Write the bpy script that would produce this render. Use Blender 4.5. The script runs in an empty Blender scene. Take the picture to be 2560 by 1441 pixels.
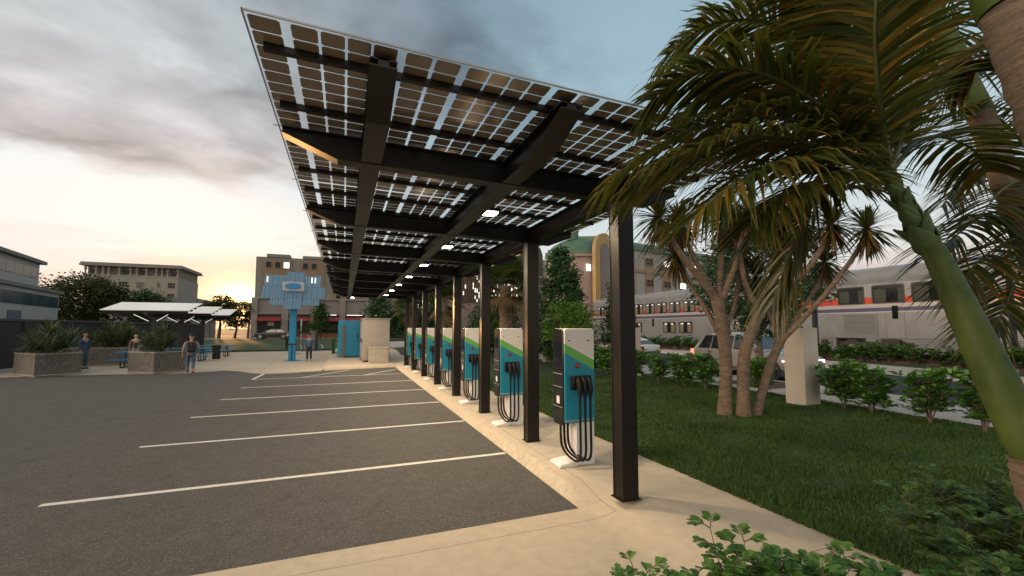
import bpy, bmesh, math, random
import numpy as np
from mathutils import Vector, Matrix
R = random.Random(7)
NR = np.random.default_rng(11)
rad = math.radians
scene = bpy.context.scene
COL = scene.collection

# ------------------------------------------------------------------ materials
def new_mat(name):
    m = bpy.data.materials.new(name); m.use_nodes = True
    nt = m.node_tree; nt.nodes.clear()
    out = nt.nodes.new('ShaderNodeOutputMaterial')
    return m, nt, out
def N(nt, t, **kw):
    n = nt.nodes.new(t)
    for k, v in kw.items():
        if k.startswith('i_'):
            key = k[2:]
            key = int(key) if key.isdigit() else key.replace('_', ' ')
            n.inputs[key].default_value = v
        else: setattr(n, k, v)
    return n
def L(nt, a, b): nt.links.new(a, b)
def c4(c): return (c[0], c[1], c[2], 1.0)
def ramp(nt, fac, stops, interp='LINEAR'):
    r = nt.nodes.new('ShaderNodeValToRGB'); r.color_ramp.interpolation = interp
    e = r.color_ramp.elements
    while len(e) < len(stops): e.new(0.5)
    for k, (p, c) in enumerate(stops):
        e[k].position = p; e[k].color = c4(c) if len(c) == 3 else c
    L(nt, fac, r.inputs['Fac']); return r
def mixc(nt, fac, a, b, mode='MIX'):
    m = nt.nodes.new('ShaderNodeMix'); m.data_type = 'RGBA'; m.blend_type = mode
    for s, v in ((m.inputs[0], fac), (m.inputs[6], a), (m.inputs[7], b)):
        if hasattr(v, 'is_output'): L(nt, v, s)
        elif isinstance(v, (int, float)): s.default_value = v
        else: s.default_value = c4(v)
    return m.outputs[2]
def mth(nt, op, a, b=None, c=None, clamp=False):
    m = nt.nodes.new('ShaderNodeMath'); m.operation = op; m.use_clamp = clamp
    for k, v in enumerate((a, b, c)):
        if v is None: continue
        if hasattr(v, 'is_output'): L(nt, v, m.inputs[k])
        else: m.inputs[k].default_value = v
    return m.outputs[0]
def noise(nt, vec, scale, detail=4, rough=.55, dist=0.0):
    n = N(nt, 'ShaderNodeTexNoise'); n.inputs['Scale'].default_value = scale
    n.inputs['Detail'].default_value = detail; n.inputs['Roughness'].default_value = rough
    n.inputs['Distortion'].default_value = dist
    if vec is not None: L(nt, vec, n.inputs['Vector'])
    return n.outputs['Fac']
def principled(nt, out, **kw):
    p = nt.nodes.new('ShaderNodeBsdfPrincipled')
    for k, v in kw.items():
        s = p.inputs[k]
        if hasattr(v, 'is_output'): L(nt, v, s)
        else: s.default_value = c4(v) if (isinstance(v, tuple) and len(v) == 3 and k != 'Normal') else v
    if out is not None: L(nt, p.outputs[0], out.inputs['Surface'])
    return p
_M = {}
def M(name, col, rough=.6, metal=0.0, var=.15, scale=3.0, bump=0.0, bscale=80.0, spec=.5, coat=0.0, emit=None, es=0.0):
    """painted / cast surface: base colour mottled by noise, optional fine bump"""
    if name in _M: return _M[name]
    m, nt, out = new_mat(name)
    tc = N(nt, 'ShaderNodeTexCoord')
    f = noise(nt, tc.outputs['Object'], scale, 5)
    dark = tuple(max(0, c * (1 - var)) for c in col); lite = tuple(min(1, c * (1 + var * .6)) for c in col)
    r = ramp(nt, f, [(.3, dark), (.7, lite)])
    kw = {'Base Color': r.outputs[0], 'Metallic': metal, 'Specular IOR Level': spec, 'Coat Weight': coat}
    rr = mth(nt, 'MULTIPLY_ADD', f, .16, rough - .08); kw['Roughness'] = rr
    if bump > 0:
        f2 = noise(nt, tc.outputs['Object'], bscale, 3)
        b = N(nt, 'ShaderNodeBump'); b.inputs['Strength'].default_value = bump; b.inputs['Distance'].default_value = .02
        L(nt, f2, b.inputs['Height']); kw['Normal'] = b.outputs[0]
    if emit is not None:
        kw['Emission Color'] = emit; kw['Emission Strength'] = es
    principled(nt, out, **kw)
    _M[name] = m; return m
def leafmat(name, cols, trans=.35, rough=.45, scale=None):
    if name in _M: return _M[name]
    m, nt, out = new_mat(name)
    g = N(nt, 'ShaderNodeNewGeometry')
    k = len(cols)
    r = ramp(nt, g.outputs['Random Per Island'], [(i / max(1, k - 1), c) for i, c in enumerate(cols)])
    col = r.outputs[0]
    if scale:
        tc = N(nt, 'ShaderNodeTexCoord')
        f = noise(nt, tc.outputs['Object'], scale, 3)
        col = mixc(nt, mth(nt, 'MULTIPLY_ADD', f, 3.0, -1.0, clamp=True), mixc(nt, .5, col, (.012, .03, .010)), col)
    p = principled(nt, None, **{'Base Color': col, 'Roughness': rough, 'Specular IOR Level': .4})
    t = N(nt, 'ShaderNodeBsdfTranslucent')
    L(nt, mixc(nt, .5, col, (.10, .13, .02)), t.inputs['Color'])
    mx = N(nt, 'ShaderNodeMixShader'); mx.inputs[0].default_value = trans
    L(nt, p.outputs[0], mx.inputs[1]); L(nt, t.outputs[0], mx.inputs[2]); L(nt, mx.outputs[0], out.inputs['Surface'])
    _M[name] = m; return m
def glassmat(name, col=(.03, .045, .05), rough=.06):
    return M(name, col, rough=rough + .08, var=.3, scale=.6, spec=.8)

# ------------------------------------------------------------------ mesh builder
class MB:
    def __init__(s): s.v = []; s.f = []; s.mi = []; s.uv = None
    def add(s, vs, fs, mi=0):
        o = len(s.v); s.v += [tuple(p) for p in vs]
        s.f += [tuple(i + o for i in f) for f in fs]; s.mi += [mi] * len(fs); return s
    def box(s, a, b, mi=0, mat=None):
        (x0, y0, z0), (x1, y1, z1) = a, b
        vs = [Vector(p) for p in ((x0,y0,z0),(x1,y0,z0),(x1,y1,z0),(x0,y1,z0),(x0,y0,z1),(x1,y0,z1),(x1,y1,z1),(x0,y1,z1))]
        if mat is not None: vs = [mat @ p for p in vs]
        return s.add(vs, [(0,3,2,1),(4,5,6,7),(0,1,5,4),(1,2,6,5),(2,3,7,6),(3,0,4,7)], mi)
    def prism(s, poly, axis, lo, hi, mi=0, mat=None):
        """polygon of (p,q) extruded along axis: 'x' -> (y,z), 'y' -> (x,z), 'z' -> (x,y)"""
        def mk(p, q, t): return {'x': (t, p, q), 'y': (p, t, q), 'z': (p, q, t)}[axis]
        n = len(poly)
        vs = [Vector(mk(p, q, lo)) for p, q in poly] + [Vector(mk(p, q, hi)) for p, q in poly]
        if mat is not None: vs = [mat @ p for p in vs]
        fs = [tuple(range(n))[::-1], tuple(range(n, 2 * n))] + [(i, (i + 1) % n, n + (i + 1) % n, n + i) for i in range(n)]
        return s.add(vs, fs, mi)
    def tube(s, pts, rs, n=8, caps=True, mi=0):
        pts = [Vector(p) for p in pts]
        if isinstance(rs, (int, float)): rs = [rs] * len(pts)
        vs = []; up = None
        for i, p in enumerate(pts):
            t = (pts[min(i + 1, len(pts) - 1)] - pts[max(i - 1, 0)]).normalized()
            if up is None:
                up = Vector((0, 0, 1)) if abs(t.z) < .9 else Vector((1, 0, 0))
            a = t.cross(up).normalized(); b = a.cross(t).normalized(); up = b
            for k in range(n):
                w = 2 * math.pi * k / n
                vs.append(p + (a * math.cos(w) + b * math.sin(w)) * rs[i])
        fs = []
        for i in range(len(pts) - 1):
            for k in range(n):
                k2 = (k + 1) % n
                fs.append((i*n+k, i*n+k2, (i+1)*n+k2, (i+1)*n+k))
        if caps:
            fs.append(tuple(range(n))[::-1]); fs.append(tuple((len(pts)-1)*n + k for k in range(n)))
        return s.add(vs, fs, mi)
    def lathe(s, prof, n=20, c=(0, 0, 0), mi=0, axis='z'):
        vs = []
        for r_, z in prof:
            for k in range(n):
                w = 2 * math.pi * k / n
                a, b = r_ * math.cos(w), r_ * math.sin(w)
                p = {'z': (a, b, z), 'y': (a, z, b), 'x': (z, a, b)}[axis]
                vs.append((p[0]+c[0], p[1]+c[1], p[2]+c[2]))
        fs = [(i*n+k, i*n+(k+1)%n, (i+1)*n+(k+1)%n, (i+1)*n+k) for i in range(len(prof)-1) for k in range(n)]
        fs.append(tuple(range(n))[::-1]); fs.append(tuple((len(prof)-1)*n + k for k in range(n)))
        return s.add(vs, fs, mi)
    def quad(s, a, b, c, d, mi=0): return s.add([a, b, c, d], [(0, 1, 2, 3)], mi)
    def build(s, name, mats, parent=None, smooth=False, bevel=0.0, angle=35):
        me = bpy.data.meshes.new(name)
        me.from_pydata(s.v, [], s.f)
        if not isinstance(mats, (list, tuple)): mats = [mats]
        for m in mats: me.materials.append(m)
        if len(mats) > 1: me.polygons.foreach_set('material_index', s.mi)
        bm = bmesh.new(); bm.from_mesh(me); bmesh.ops.recalc_face_normals(bm, faces=bm.faces[:]); bm.to_mesh(me); bm.free()
        if smooth:
            me.polygons.foreach_set('use_smooth', [True] * len(me.polygons))
            me.set_sharp_from_angle(angle=rad(angle))
        me.update()
        o = bpy.data.objects.new(name, me); COL.objects.link(o)
        if parent is not None: o.parent = parent
        if bevel > 0:
            b = o.modifiers.new('Bevel', 'BEVEL'); b.width = bevel; b.segments = 2; b.limit_method = 'ANGLE'; b.angle_limit = rad(40)
        return o
def mesh_np(name, V, F, mat, parent=None, smooth=False, mi=None):
    """V (n,3) float, F (m,k) int of constant k"""
    me = bpy.data.meshes.new(name)
    V = np.ascontiguousarray(V, dtype=np.float32); F = np.ascontiguousarray(F, dtype=np.int32)
    m, k = F.shape
    me.vertices.add(len(V)); me.vertices.foreach_set('co', V.ravel())
    me.loops.add(m * k); me.loops.foreach_set('vertex_index', F.ravel())
    me.polygons.add(m); me.polygons.foreach_set('loop_start', np.arange(0, m * k, k, dtype=np.int32))
    if smooth: me.polygons.foreach_set('use_smooth', np.ones(m, dtype=bool))
    for q in (mat if isinstance(mat, (list, tuple)) else [mat]): me.materials.append(q)
    if mi is not None: me.polygons.foreach_set('material_index', np.asarray(mi, dtype=np.int32))
    me.update(calc_edges=True); me.validate()
    o = bpy.data.objects.new(name, me); COL.objects.link(o)
    if parent is not None: o.parent = parent
    return o
def tag(o, label=None, cat=None, group=None, kind=None):
    if label: o['label'] = label
    if cat: o['category'] = cat
    if group: o['group'] = group
    if kind: o['kind'] = kind
    return o
def thing(name, label, cat, loc=(0, 0, 0), rz=0.0, group=None):
    o = bpy.data.objects.new(name, None); COL.objects.link(o)
    o.location = loc; o.rotation_euler = (0, 0, rz); o.empty_display_size = .2
    return tag(o, label, cat, group)
def struct(name, mb, mat, **kw):
    o = mb.build(name, mat, **kw); o['kind'] = 'structure'; return o
def copy_tree(o, parent=None):
    c = o.copy(); COL.objects.link(c)
    if parent is not None: c.parent = parent
    for ch in list(o.children): copy_tree(ch, c)
    return c
def dup(root, loc, rz=0.0, label=None, sc=None):
    c = copy_tree(root); c.location = loc; c.rotation_euler = (0, 0, rz)
    if label: c['label'] = label
    if sc: c.scale = (sc, sc, sc) if not isinstance(sc, tuple) else sc
    return c
def circ(cx, cy, r, n=20, a0=0, a1=2 * math.pi): return [(cx + r * math.cos(a0 + (a1 - a0) * k / n), cy + r * math.sin(a0 + (a1 - a0) * k / n)) for k in range(n + (0 if abs(a1 - a0 - 2 * math.pi) < 1e-6 else 1))]
def rrect(x0, y0, x1, y1, r, n=4):
    p = []
    for cx, cy, a in ((x1 - r, y1 - r, 0), (x0 + r, y1 - r, 90), (x0 + r, y0 + r, 180), (x1 - r, y0 + r, 270)):
        p += [(cx + r * math.cos(rad(a + 90 * k / n)), cy + r * math.sin(rad(a + 90 * k / n))) for k in range(n + 1)]
    return p
def bez(pts, n=24):
    """Catmull-Rom through pts"""
    P = [Vector(p) for p in pts]; P = [P[0] * 2 - P[1]] + P + [P[-1] * 2 - P[-2]]
    out = []
    seg = len(P) - 3
    for i in range(n + 1):
        t = i / n * seg; k = min(int(t), seg - 1); t -= k
        a, b, c, d = P[k:k + 4]
        out.append(.5 * ((2 * b) + (c - a) * t + (2*a - 5*b + 4*c - d) * t*t + (3*b - a - 3*c + d) * t**3))
    return out
# ------------------------------------------------------------------ setting
def sm(a, b, x):
    t = min(1, max(0, (x - a) / (b - a))); return t * t * (3 - 2 * t)
def concrete(name, col, joints=True):
    m, nt, out = new_mat(name)
    tc = N(nt, 'ShaderNodeTexCoord'); v = tc.outputs['Object']
    big = noise(nt, v, .55, 5, .6); mid = noise(nt, v, 7, 6, .65); fine = noise(nt, v, 90, 3, .7)
    st = N(nt, 'ShaderNodeMapping'); st.inputs['Scale'].default_value = (26, 110, 1); st.inputs['Rotation'].default_value = (0, 0, .5); L(nt, v, st.inputs['Vector'])
    swirl = noise(nt, st.outputs[0], 1, 4, .6, 1.2)
    a = tuple(c * .80 for c in col); b = tuple(c * 1.1 for c in col)
    c0 = ramp(nt, big, [(.25, a), (.75, b)]).outputs[0]
    c1 = mixc(nt, .55, c0, ramp(nt, mid, [(.3, tuple(c * .78 for c in col)), (.7, tuple(c * 1.12 for c in col))]).outputs[0])
    c1 = mixc(nt, ramp(nt, swirl, [(.5, (0, 0, 0)), (.72, (.30, .30, .30))]).outputs[0], c1, tuple(c * .70 for c in col))
    sp = ramp(nt, fine, [(.66, (0, 0, 0)), (.74, (1, 1, 1))]).outputs[0]
    c1 = mixc(nt, mth(nt, 'MULTIPLY', sp, .25), c1, tuple(c * .5 for c in col))
    if joints:
        s = N(nt, 'ShaderNodeSeparateXYZ'); L(nt, v, s.inputs[0])
        def near(o, val, w): return mth(nt, 'LESS_THAN', mth(nt, 'ABSOLUTE', mth(nt, 'SUBTRACT', o, val)), w)
        j1 = mth(nt, 'MULTIPLY', near(s.outputs[0], 2.97, .006), mth(nt, 'GREATER_THAN', s.outputs[1], 4.32))
        j2 = mth(nt, 'MULTIPLY', near(s.outputs[1], 4.32, .006), mth(nt, 'LESS_THAN', s.outputs[0], 2.97))
        j3 = mth(nt, 'MULTIPLY', near(mth(nt, 'ADD', s.outputs[0], mth(nt, 'MULTIPLY', s.outputs[1], .058)), -2.35, .018), mth(nt, 'GREATER_THAN', s.outputs[1], 23))
        yy = mth(nt, 'ABSOLUTE', mth(nt, 'SUBTRACT', mth(nt, 'FRACT', mth(nt, 'MULTIPLY', s.outputs[1], .1814)), .5))
        j4 = mth(nt, 'MULTIPLY', mth(nt, 'LESS_THAN', yy, .0012), mth(nt, 'GREATER_THAN', s.outputs[0], 2.97))
        j = mth(nt, 'MAXIMUM', mth(nt, 'MAXIMUM', j1, j2), mth(nt, 'MAXIMUM', j3, j4))
        c1 = mixc(nt, mth(nt, 'MULTIPLY', j, .6), c1, tuple(c * .3 for c in col))
        # brown stains plus painted shading at the rolled kerb's foot, broken up by noise
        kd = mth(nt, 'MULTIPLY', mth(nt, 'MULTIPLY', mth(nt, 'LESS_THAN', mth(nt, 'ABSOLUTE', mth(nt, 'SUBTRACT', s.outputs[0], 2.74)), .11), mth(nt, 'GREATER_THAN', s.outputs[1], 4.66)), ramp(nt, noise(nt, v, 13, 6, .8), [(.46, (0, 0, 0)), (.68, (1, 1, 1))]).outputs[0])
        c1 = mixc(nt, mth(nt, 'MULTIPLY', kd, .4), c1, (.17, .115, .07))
    bp = N(nt, 'ShaderNodeBump'); bp.inputs['Strength'].default_value = .35; bp.inputs['Distance'].default_value = .006
    L(nt, mth(nt, 'ADD', mth(nt, 'MULTIPLY', fine, .5), swirl), bp.inputs['Height'])
    principled(nt, out, **{'Base Color': c1, 'Roughness': .85, 'Normal': bp.outputs[0], 'Specular IOR Level': .3})
    return m
def asphaltmat(name, col):
    m, nt, out = new_mat(name)
    tc = N(nt, 'ShaderNodeTexCoord'); v = tc.outputs['Object']
    big = noise(nt, v, .35, 5, .6); mid = noise(nt, v, 3.2, 6, .7)
    vo = N(nt, 'ShaderNodeTexVoronoi'); vo.inputs['Scale'].default_value = 95; L(nt, v, vo.inputs['Vector'])
    fine = noise(nt, v, 120, 3, .7)
    c0 = ramp(nt, big, [(.25, tuple(c * .72 for c in col)), (.75, tuple(c * 1.2 for c in col))]).outputs[0]
    c0 = mixc(nt, .6, c0, ramp(nt, mid, [(.3, tuple(c * .6 for c in col)), (.72, tuple(c * 1.45 for c in col))]).outputs[0])
    sep = N(nt, 'ShaderNodeSeparateXYZ'); L(nt, vo.outputs['Color'], sep.inputs[0])
    chip = ramp(nt, sep.outputs[0], [(.0, tuple(c * .45 for c in col)), (.75, col), (.93, tuple(min(1, c * 1.9) for c in col)), (1, tuple(min(1, c * 3.2) for c in col))]).outputs[0]
    c0 = mixc(nt, .5, c0, chip)
    pat = noise(nt, v, .9, 4, .65, 1.5); c0 = mixc(nt, mth(nt, 'MULTIPLY', ramp(nt, pat, [(.56, (0, 0, 0)), (.68, (1, 1, 1))]).outputs[0], .28), c0, tuple(c * .5 for c in col))
    bp = N(nt, 'ShaderNodeBump'); bp.inputs['Strength'].default_value = .8; bp.inputs['Distance'].default_value = .012
    L(nt, mth(nt, 'ADD', vo.outputs['Distance'], fine), bp.inputs['Height'])
    principled(nt, out, **{'Base Color': c0, 'Roughness': .82, 'Normal': bp.outputs[0], 'Specular IOR Level': .25})
    return m
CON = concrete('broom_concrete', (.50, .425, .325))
CON2 = concrete('sidewalk_concrete', (.42, .39, .36), False)
ASP = asphaltmat('asphalt', (.105, .099, .093))
ROADM = asphaltmat('road_asphalt', (.045, .05, .06))
LAWN = M('turf_soil', (.030, .060, .016), rough=.95, var=.5, scale=6, bump=.5, bscale=120)
PAINT = M('road_paint', (.66, .62, .57), rough=.7, var=.18, scale=20)
EARTH = M('far_ground', (.16, .15, .13), rough=.95, var=.35, scale=.08)

b = MB(); b.quad((-600, -600, -.03), (600, -600, -.03), (600, 900, -.03), (-600, 900, -.03)); struct('ground', b, EARTH)
b = MB(); b.quad((-60, 4.6, 0), (2.9, 4.6, 0), (2.9, 26.5, 0), (-60, 26.5, 0)); struct('parking_lot', b, ASP)
def hfield(xs, ys, zf):
    m = MB(); nx = len(xs)
    vs = [(x, y, zf(x, y)) for y in ys for x in xs]
    fs = [(j*nx+i, j*nx+i+1, (j+1)*nx+i+1, (j+1)*nx+i) for j in range(len(ys)-1) for i in range(nx-1)]
    m.add(vs, fs); return m
def ls(a, b, n): return [a + (b - a) * k / n for k in range(n + 1)]
def kerbz(d):      # rolled kerb: d = distance in from the asphalt edge
    P = [(0, .004), (.03, .05), (.07, .095), (.13, .128), (.22, .144), (.34, .15)]
    for (a, za), (c, zc) in zip(P, P[1:]):
        if d <= c: return za + (zc - za) * (d - a) / (c - a)
    return .15
def h_apron(x, y): return .006 + .144 * sm(2.62, 3.5, x)
def h_isl(x, y):
    t = sm(4.60, 5.15, y)
    return h_apron(x, y) * (1 - t) + kerbz(x - 2.66) * t
KX = [2.66, 2.675, 2.69, 2.71, 2.73, 2.76, 2.79, 2.83, 2.88, 2.94, 3.0, 3.15, 3.3, 3.5, 3.9, 4.47]
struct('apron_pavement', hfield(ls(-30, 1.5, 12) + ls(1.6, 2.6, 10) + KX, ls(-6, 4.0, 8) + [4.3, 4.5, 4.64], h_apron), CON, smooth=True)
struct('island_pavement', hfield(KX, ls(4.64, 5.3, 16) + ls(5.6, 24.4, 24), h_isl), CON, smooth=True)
EDGE = [(-16.5, 26.6), (-13.8, 25.5), (-11.5, 25.4), (-9.6, 25.2), (-8.4, 24.8), (-7.2, 24.7), (-6.2, 25.1), (-5.5, 25.4), (-4.7, 24.7), (-4.0, 23.6), (-3.55, 23.1), (-2.5, 23.2), (-1.4, 23.4), (-.9, 23.75), (2.62, 24.4), (7, 24.4)]
def edge_y(x):
    for (a, ya), (c, yc) in zip(EDGE, EDGE[1:]):
        if x <= c: return ya + (yc - ya) * (x - a) / (c - a)
    return EDGE[-1][1]
PXS = ls(-16.5, -1.3, 40) + ls(-1.2, -.9, 4) + [-.88] + ls(-.7, 2.5, 12) + [2.66, 2.8, 3.0, 3.4, 4.45]
def plaza():
    m = MB(); rows = [0, .03, .07, .13, .22, .34, .6, 1.2, 2.5, 5, 8, 12, 16, 21.5]
    nx = len(PXS); vs = []
    for d in rows:
        for x in PXS:
            e = edge_y(x); y = e + d * (44.6 - e) / 21.5
            base = .012 + .138 * sm(-1.0, .6, x)
            k = kerbz(d) if x > -.89 else base
            vs.append((x, y, k if (d <= .34 and x > -.89) else base if x < -.9 else max(base, .15 * sm(-.95, -.85, x))))
    fs = [(j*nx+i, j*nx+i+1, (j+1)*nx+i+1, (j+1)*nx+i) for j in range(len(rows)-1) for i in range(nx-1)]
    m.add(vs, fs); return m
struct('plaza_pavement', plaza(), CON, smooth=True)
# lawns (the side lawn runs round the back of the plaza)
b = MB(); P = [(4.47, -8), (4.45, 30), (4.0, 33), (4.45, 40), (4.45, 44.6), (-30, 44.6), (-30, 87.5), (12.2, 87.5), (12.1, 40), (11.9, 15), (12.25, 4.6), (12.6, -8)]
n = len(P); b.add([(x, y, .152) for x, y in P] + [(x, y, -.02) for x, y in P], [tuple(range(n))] + [(i, (i+1) % n, n+(i+1) % n, n+i) for i in range(n)])
struct('lawn', b, LAWN)
b = MB(); b.quad((1.2, -6, .158), (4.6, -6, .158), (4.6, 2.0, .16), (1.2, 2.0, .16)); struct('planting_bed_soil', b, M('bark_mulch', (.05, .035, .025), rough=.95, var=.5, scale=30, bump=.8))
# street on the right
NEAR = [(15.5, -8), (15.5, 95)]
FAR = [(21.3, -8), (21.6, 4), (22.3, 8.5), (22.7, 10.8), (23.9, 15.9), (24.5, 23), (24.7, 29), (25, 95)]
def strip(pa, pb, z0, z1):
    m = MB()
    def interp(p, y):
        for (a, ya), (c, yc) in zip(p, p[1:]):
            if y <= yc: return a + (c - a) * (y - ya) / (yc - ya)
        return p[-1][0]
    ys = ls(-8, 95, 60); vs = []
    for y in ys: vs += [(interp(pa, y), y, z0), (interp(pb, y), y, z1)]
    m.add(vs, [(2*i, 2*i+1, 2*i+3, 2*i+2) for i in range(len(ys)-1)]); return m
off = lambda p, d: [(x + d, y) for x, y in p]
struct('sidewalk', strip([(12.05, -8), (12.05, 95)], NEAR, .146, .146), CON2)
struct('street', strip(NEAR, off(FAR, .05), .05, .05), ROADM)
k = strip(FAR, off(FAR, .18), .05, .17); k2 = strip(off(FAR, .18), off(FAR, .5), .17, .2); k.add(k2.v, k2.f); struct('kerb', k, CON2, smooth=True)
struct('sidewalk', strip(off(FAR, .5), off(FAR, 2.9), .2, .2), CON2)
struct('verge', strip(off(FAR, 2.9), [(29.4, -8), (29.6, 95)], .205, .25), LAWN)
b = MB(); b.prism([(27.7, .2), (28.0, .42), (33.2, .42), (33.8, 0)], 'y', -20, 120); struct('railway_bed', b, M('ballast', (.13, .085, .07), rough=.95, var=.5, scale=14, bump=.9, bscale=40))
# painted bay lines
def stripe(x0, y0, x1, y1, w=.1):
    d = Vector((x1 - x0, y1 - y0, 0)).normalized(); q = Vector((-d.y, d.x, 0)) * w / 2
    a, c = Vector((x0, y0, .004)), Vector((x1, y1, .004))
    m = MB(); m.quad(a - q, c - q, c + q, a + q); struct('road_marking', m, PAINT)
for kk in range(5): stripe(-3.38, 7.09 + 2.745 * kk, 2.64, 7.09 + 2.745 * kk)
stripe(-3.45, 20.82, 2.64, 20.9); stripe(-3.5, 20.8, -3.42, 23.1, .12)
stripe(-1.6, 20.9, .35, 23.7); stripe(.9, 20.9, 2.6, 23.2); stripe(-3.42, 22.98, -1.9, 23.2, .08)
for z in ((30.2, .42), (31.7, .42)):
    b = MB(); b.box((z[0] - .04, -20, .42), (z[0] + .04, 120, .58)); struct('rail_track', b, M('rail_steel', (.11, .08, .065), rough=.5, metal=.6))

# grass blades, one mass
def blades(n, reg, h0, h1, keep=None, w=.006):
    (x0, y0, x1, y1) = reg
    x = NR.uniform(x0, x1, n); y = NR.uniform(y0, y1, n)
    d = np.hypot(x, y)
    k = NR.uniform(0, 1, n) < np.clip(7.5 / np.maximum(d, 1), .1, 1) ** 1.6
    if keep is not None: k &= keep(x, y)
    x = x[k]; y = y[k]; d = d[k]; n = len(x)
    h = NR.uniform(h0, h1, n) * (.8 + .5 * np.sin(x * 2.3 + np.sin(y * 1.7) * 2) * np.sin(y * 2.9)) ; ww = w * np.maximum(1, d / 5)
    a = NR.uniform(0, 6.283, n); lean = NR.uniform(.1, .8, n) * h; b_ = NR.uniform(0, 6.283, n)
    z = np.full(n, .15)
    V = np.stack([np.stack([x - np.cos(a) * ww, y - np.sin(a) * ww, z], 1), np.stack([x + np.cos(a) * ww, y + np.sin(a) * ww, z], 1),
                  np.stack([x + np.cos(b_) * lean, y + np.sin(b_) * lean, z + h], 1)], 1).reshape(-1, 3)
    return V
V = np.concatenate([blades(420000, (4.4, .5, 12.2, 16), .03, .07), blades(14000, (4.38, 1, 4.5, 24), .04, .09, None, .005)])
F = np.arange(len(V)).reshape(-1, 3)
g = mesh_np('grass', V, F, leafmat('grass_blade', [(00.032, 00.080, 00.017), (00.072, 00.159, 00.028), (00.054, 00.131, 00.026), (00.119, 00.183, 00.041), (00.045, 00.109, 00.021), (00.080, 00.119, 00.032)], .3, .55, .7))
g['kind'] = 'stuff'; g['label'] = 'short dark green mown grass on the side lawn'
# ------------------------------------------------------------------ solar canopy
TILT = .017
def ct(x, z): return z - TILT * (x + .58)          # the whole roof leans slightly to +x
STEEL = M('bronze_steel', (.011, .0085, .0065), rough=.40, var=.25, scale=5, spec=.28)
ALU = M('aluminium', (.30, .29, .275), rough=.45, metal=.6)
canopy = thing('solar_canopy', 'long dark steel carport roofed with see-through solar panels over the charging bays', 'solar canopy', (3.15, 4.39, .15))
O = Vector(canopy.location)
def cpart(mb, name, mats, parent=canopy, **kw):
    if parent is canopy: mb.v = [tuple(Vector(p) - O) for p in mb.v]
    return mb.build(name, mats, parent, **kw)
NB, SP, Y0 = 8, 2.757, 4.39
for k in range(NB):
    y = Y0 + SP * k
    b = MB()   # wide flange column: two flanges, recessed web box
    b.box((3.045, y - .1, .15), (3.265, y - .085, 3.72)); b.box((3.045, y + .085, .15), (3.265, y + .1, 3.72))
    b.box((3.052, y - .085, .15), (3.258, y + .085, 3.72))
    b.box((2.98, y - .13, 3.70), (3.33, y + .13, 3.716))
    b.box((3.02, y - .12, .15), (3.29, y + .12, .162))
    cpart(b, 'post', STEEL, bevel=.004)
def ibeam_x(y, w):
    """cross beam: bottom profile tapers at both tips"""
    m = MB()
    top = lambda x: ct(x, 4.005)
    pts = [(-.58, .05), (-.1, .235), (3.55, .235), (3.98, .06)]
    poly = [(x, top(x) - d) for x, d in pts] + [(3.98, top(3.98)), (-.58, top(-.58))]
    m.prism(poly, 'y', y - w * .2, y + w * .2)
    for (xa, da), (xb, db) in zip(pts, pts[1:]):      # bottom flange plates
        m.prism([(xa, top(xa) - da), (xb, top(xb) - db), (xb, top(xb) - db - .014), (xa, top(xa) - da - .014)], 'y', y - w / 2, y + w / 2)
    m.prism([(-.58, top(-.58)), (3.98, top(3.98)), (3.98, top(3.98) - .012), (-.58, top(-.58) - .012)], 'y', y - w / 2, y + w / 2)
    return m
for k in range(NB): cpart(ibeam_x(Y0 + SP * k, .15), 'cross_beam', STEEL)
YA, YB = 2.87, 25.1
def beam_y(x, w):
    m = MB(); t = ct(x, 4.0); y0, y1 = YA + .07, YB - .07
    pts = [(y0, .05), (y0 + .5, .225), (y1 - .5, .225), (y1, .05)]
    m.prism([(y, t - d) for y, d in pts] + [(y1, t - .001), (y0, t - .001)], 'x', x - w * .2, x + w * .2)
    for (ya, da), (yb, db) in zip(pts, pts[1:]):
        m.prism([(ya, t - da), (yb, t - db), (yb, t - db - .012), (ya, t - da - .012)], 'x', x - w / 2, x + w / 2)
    m.box((x - w / 2, y0, t - .012), (x + w / 2, y1, t - .0015)); return m
for x, w in ((.205, .185), (1.665, .2), (3.15, .2)): cpart(beam_y(x, w), 'long_beam', STEEL)
for k in range(28):
    y = 3.165 + .7945 * k
    b = MB(); x0, x1 = -.55, 3.98
    b.prism([(x0, ct(x0, 4.004)), (x1, ct(x1, 4.004)), (x1, ct(x1, 4.05)), (x0, ct(x0, 4.05))], 'y', y - .022, y + .022)
    cpart(b, 'purlin', STEEL)
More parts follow.
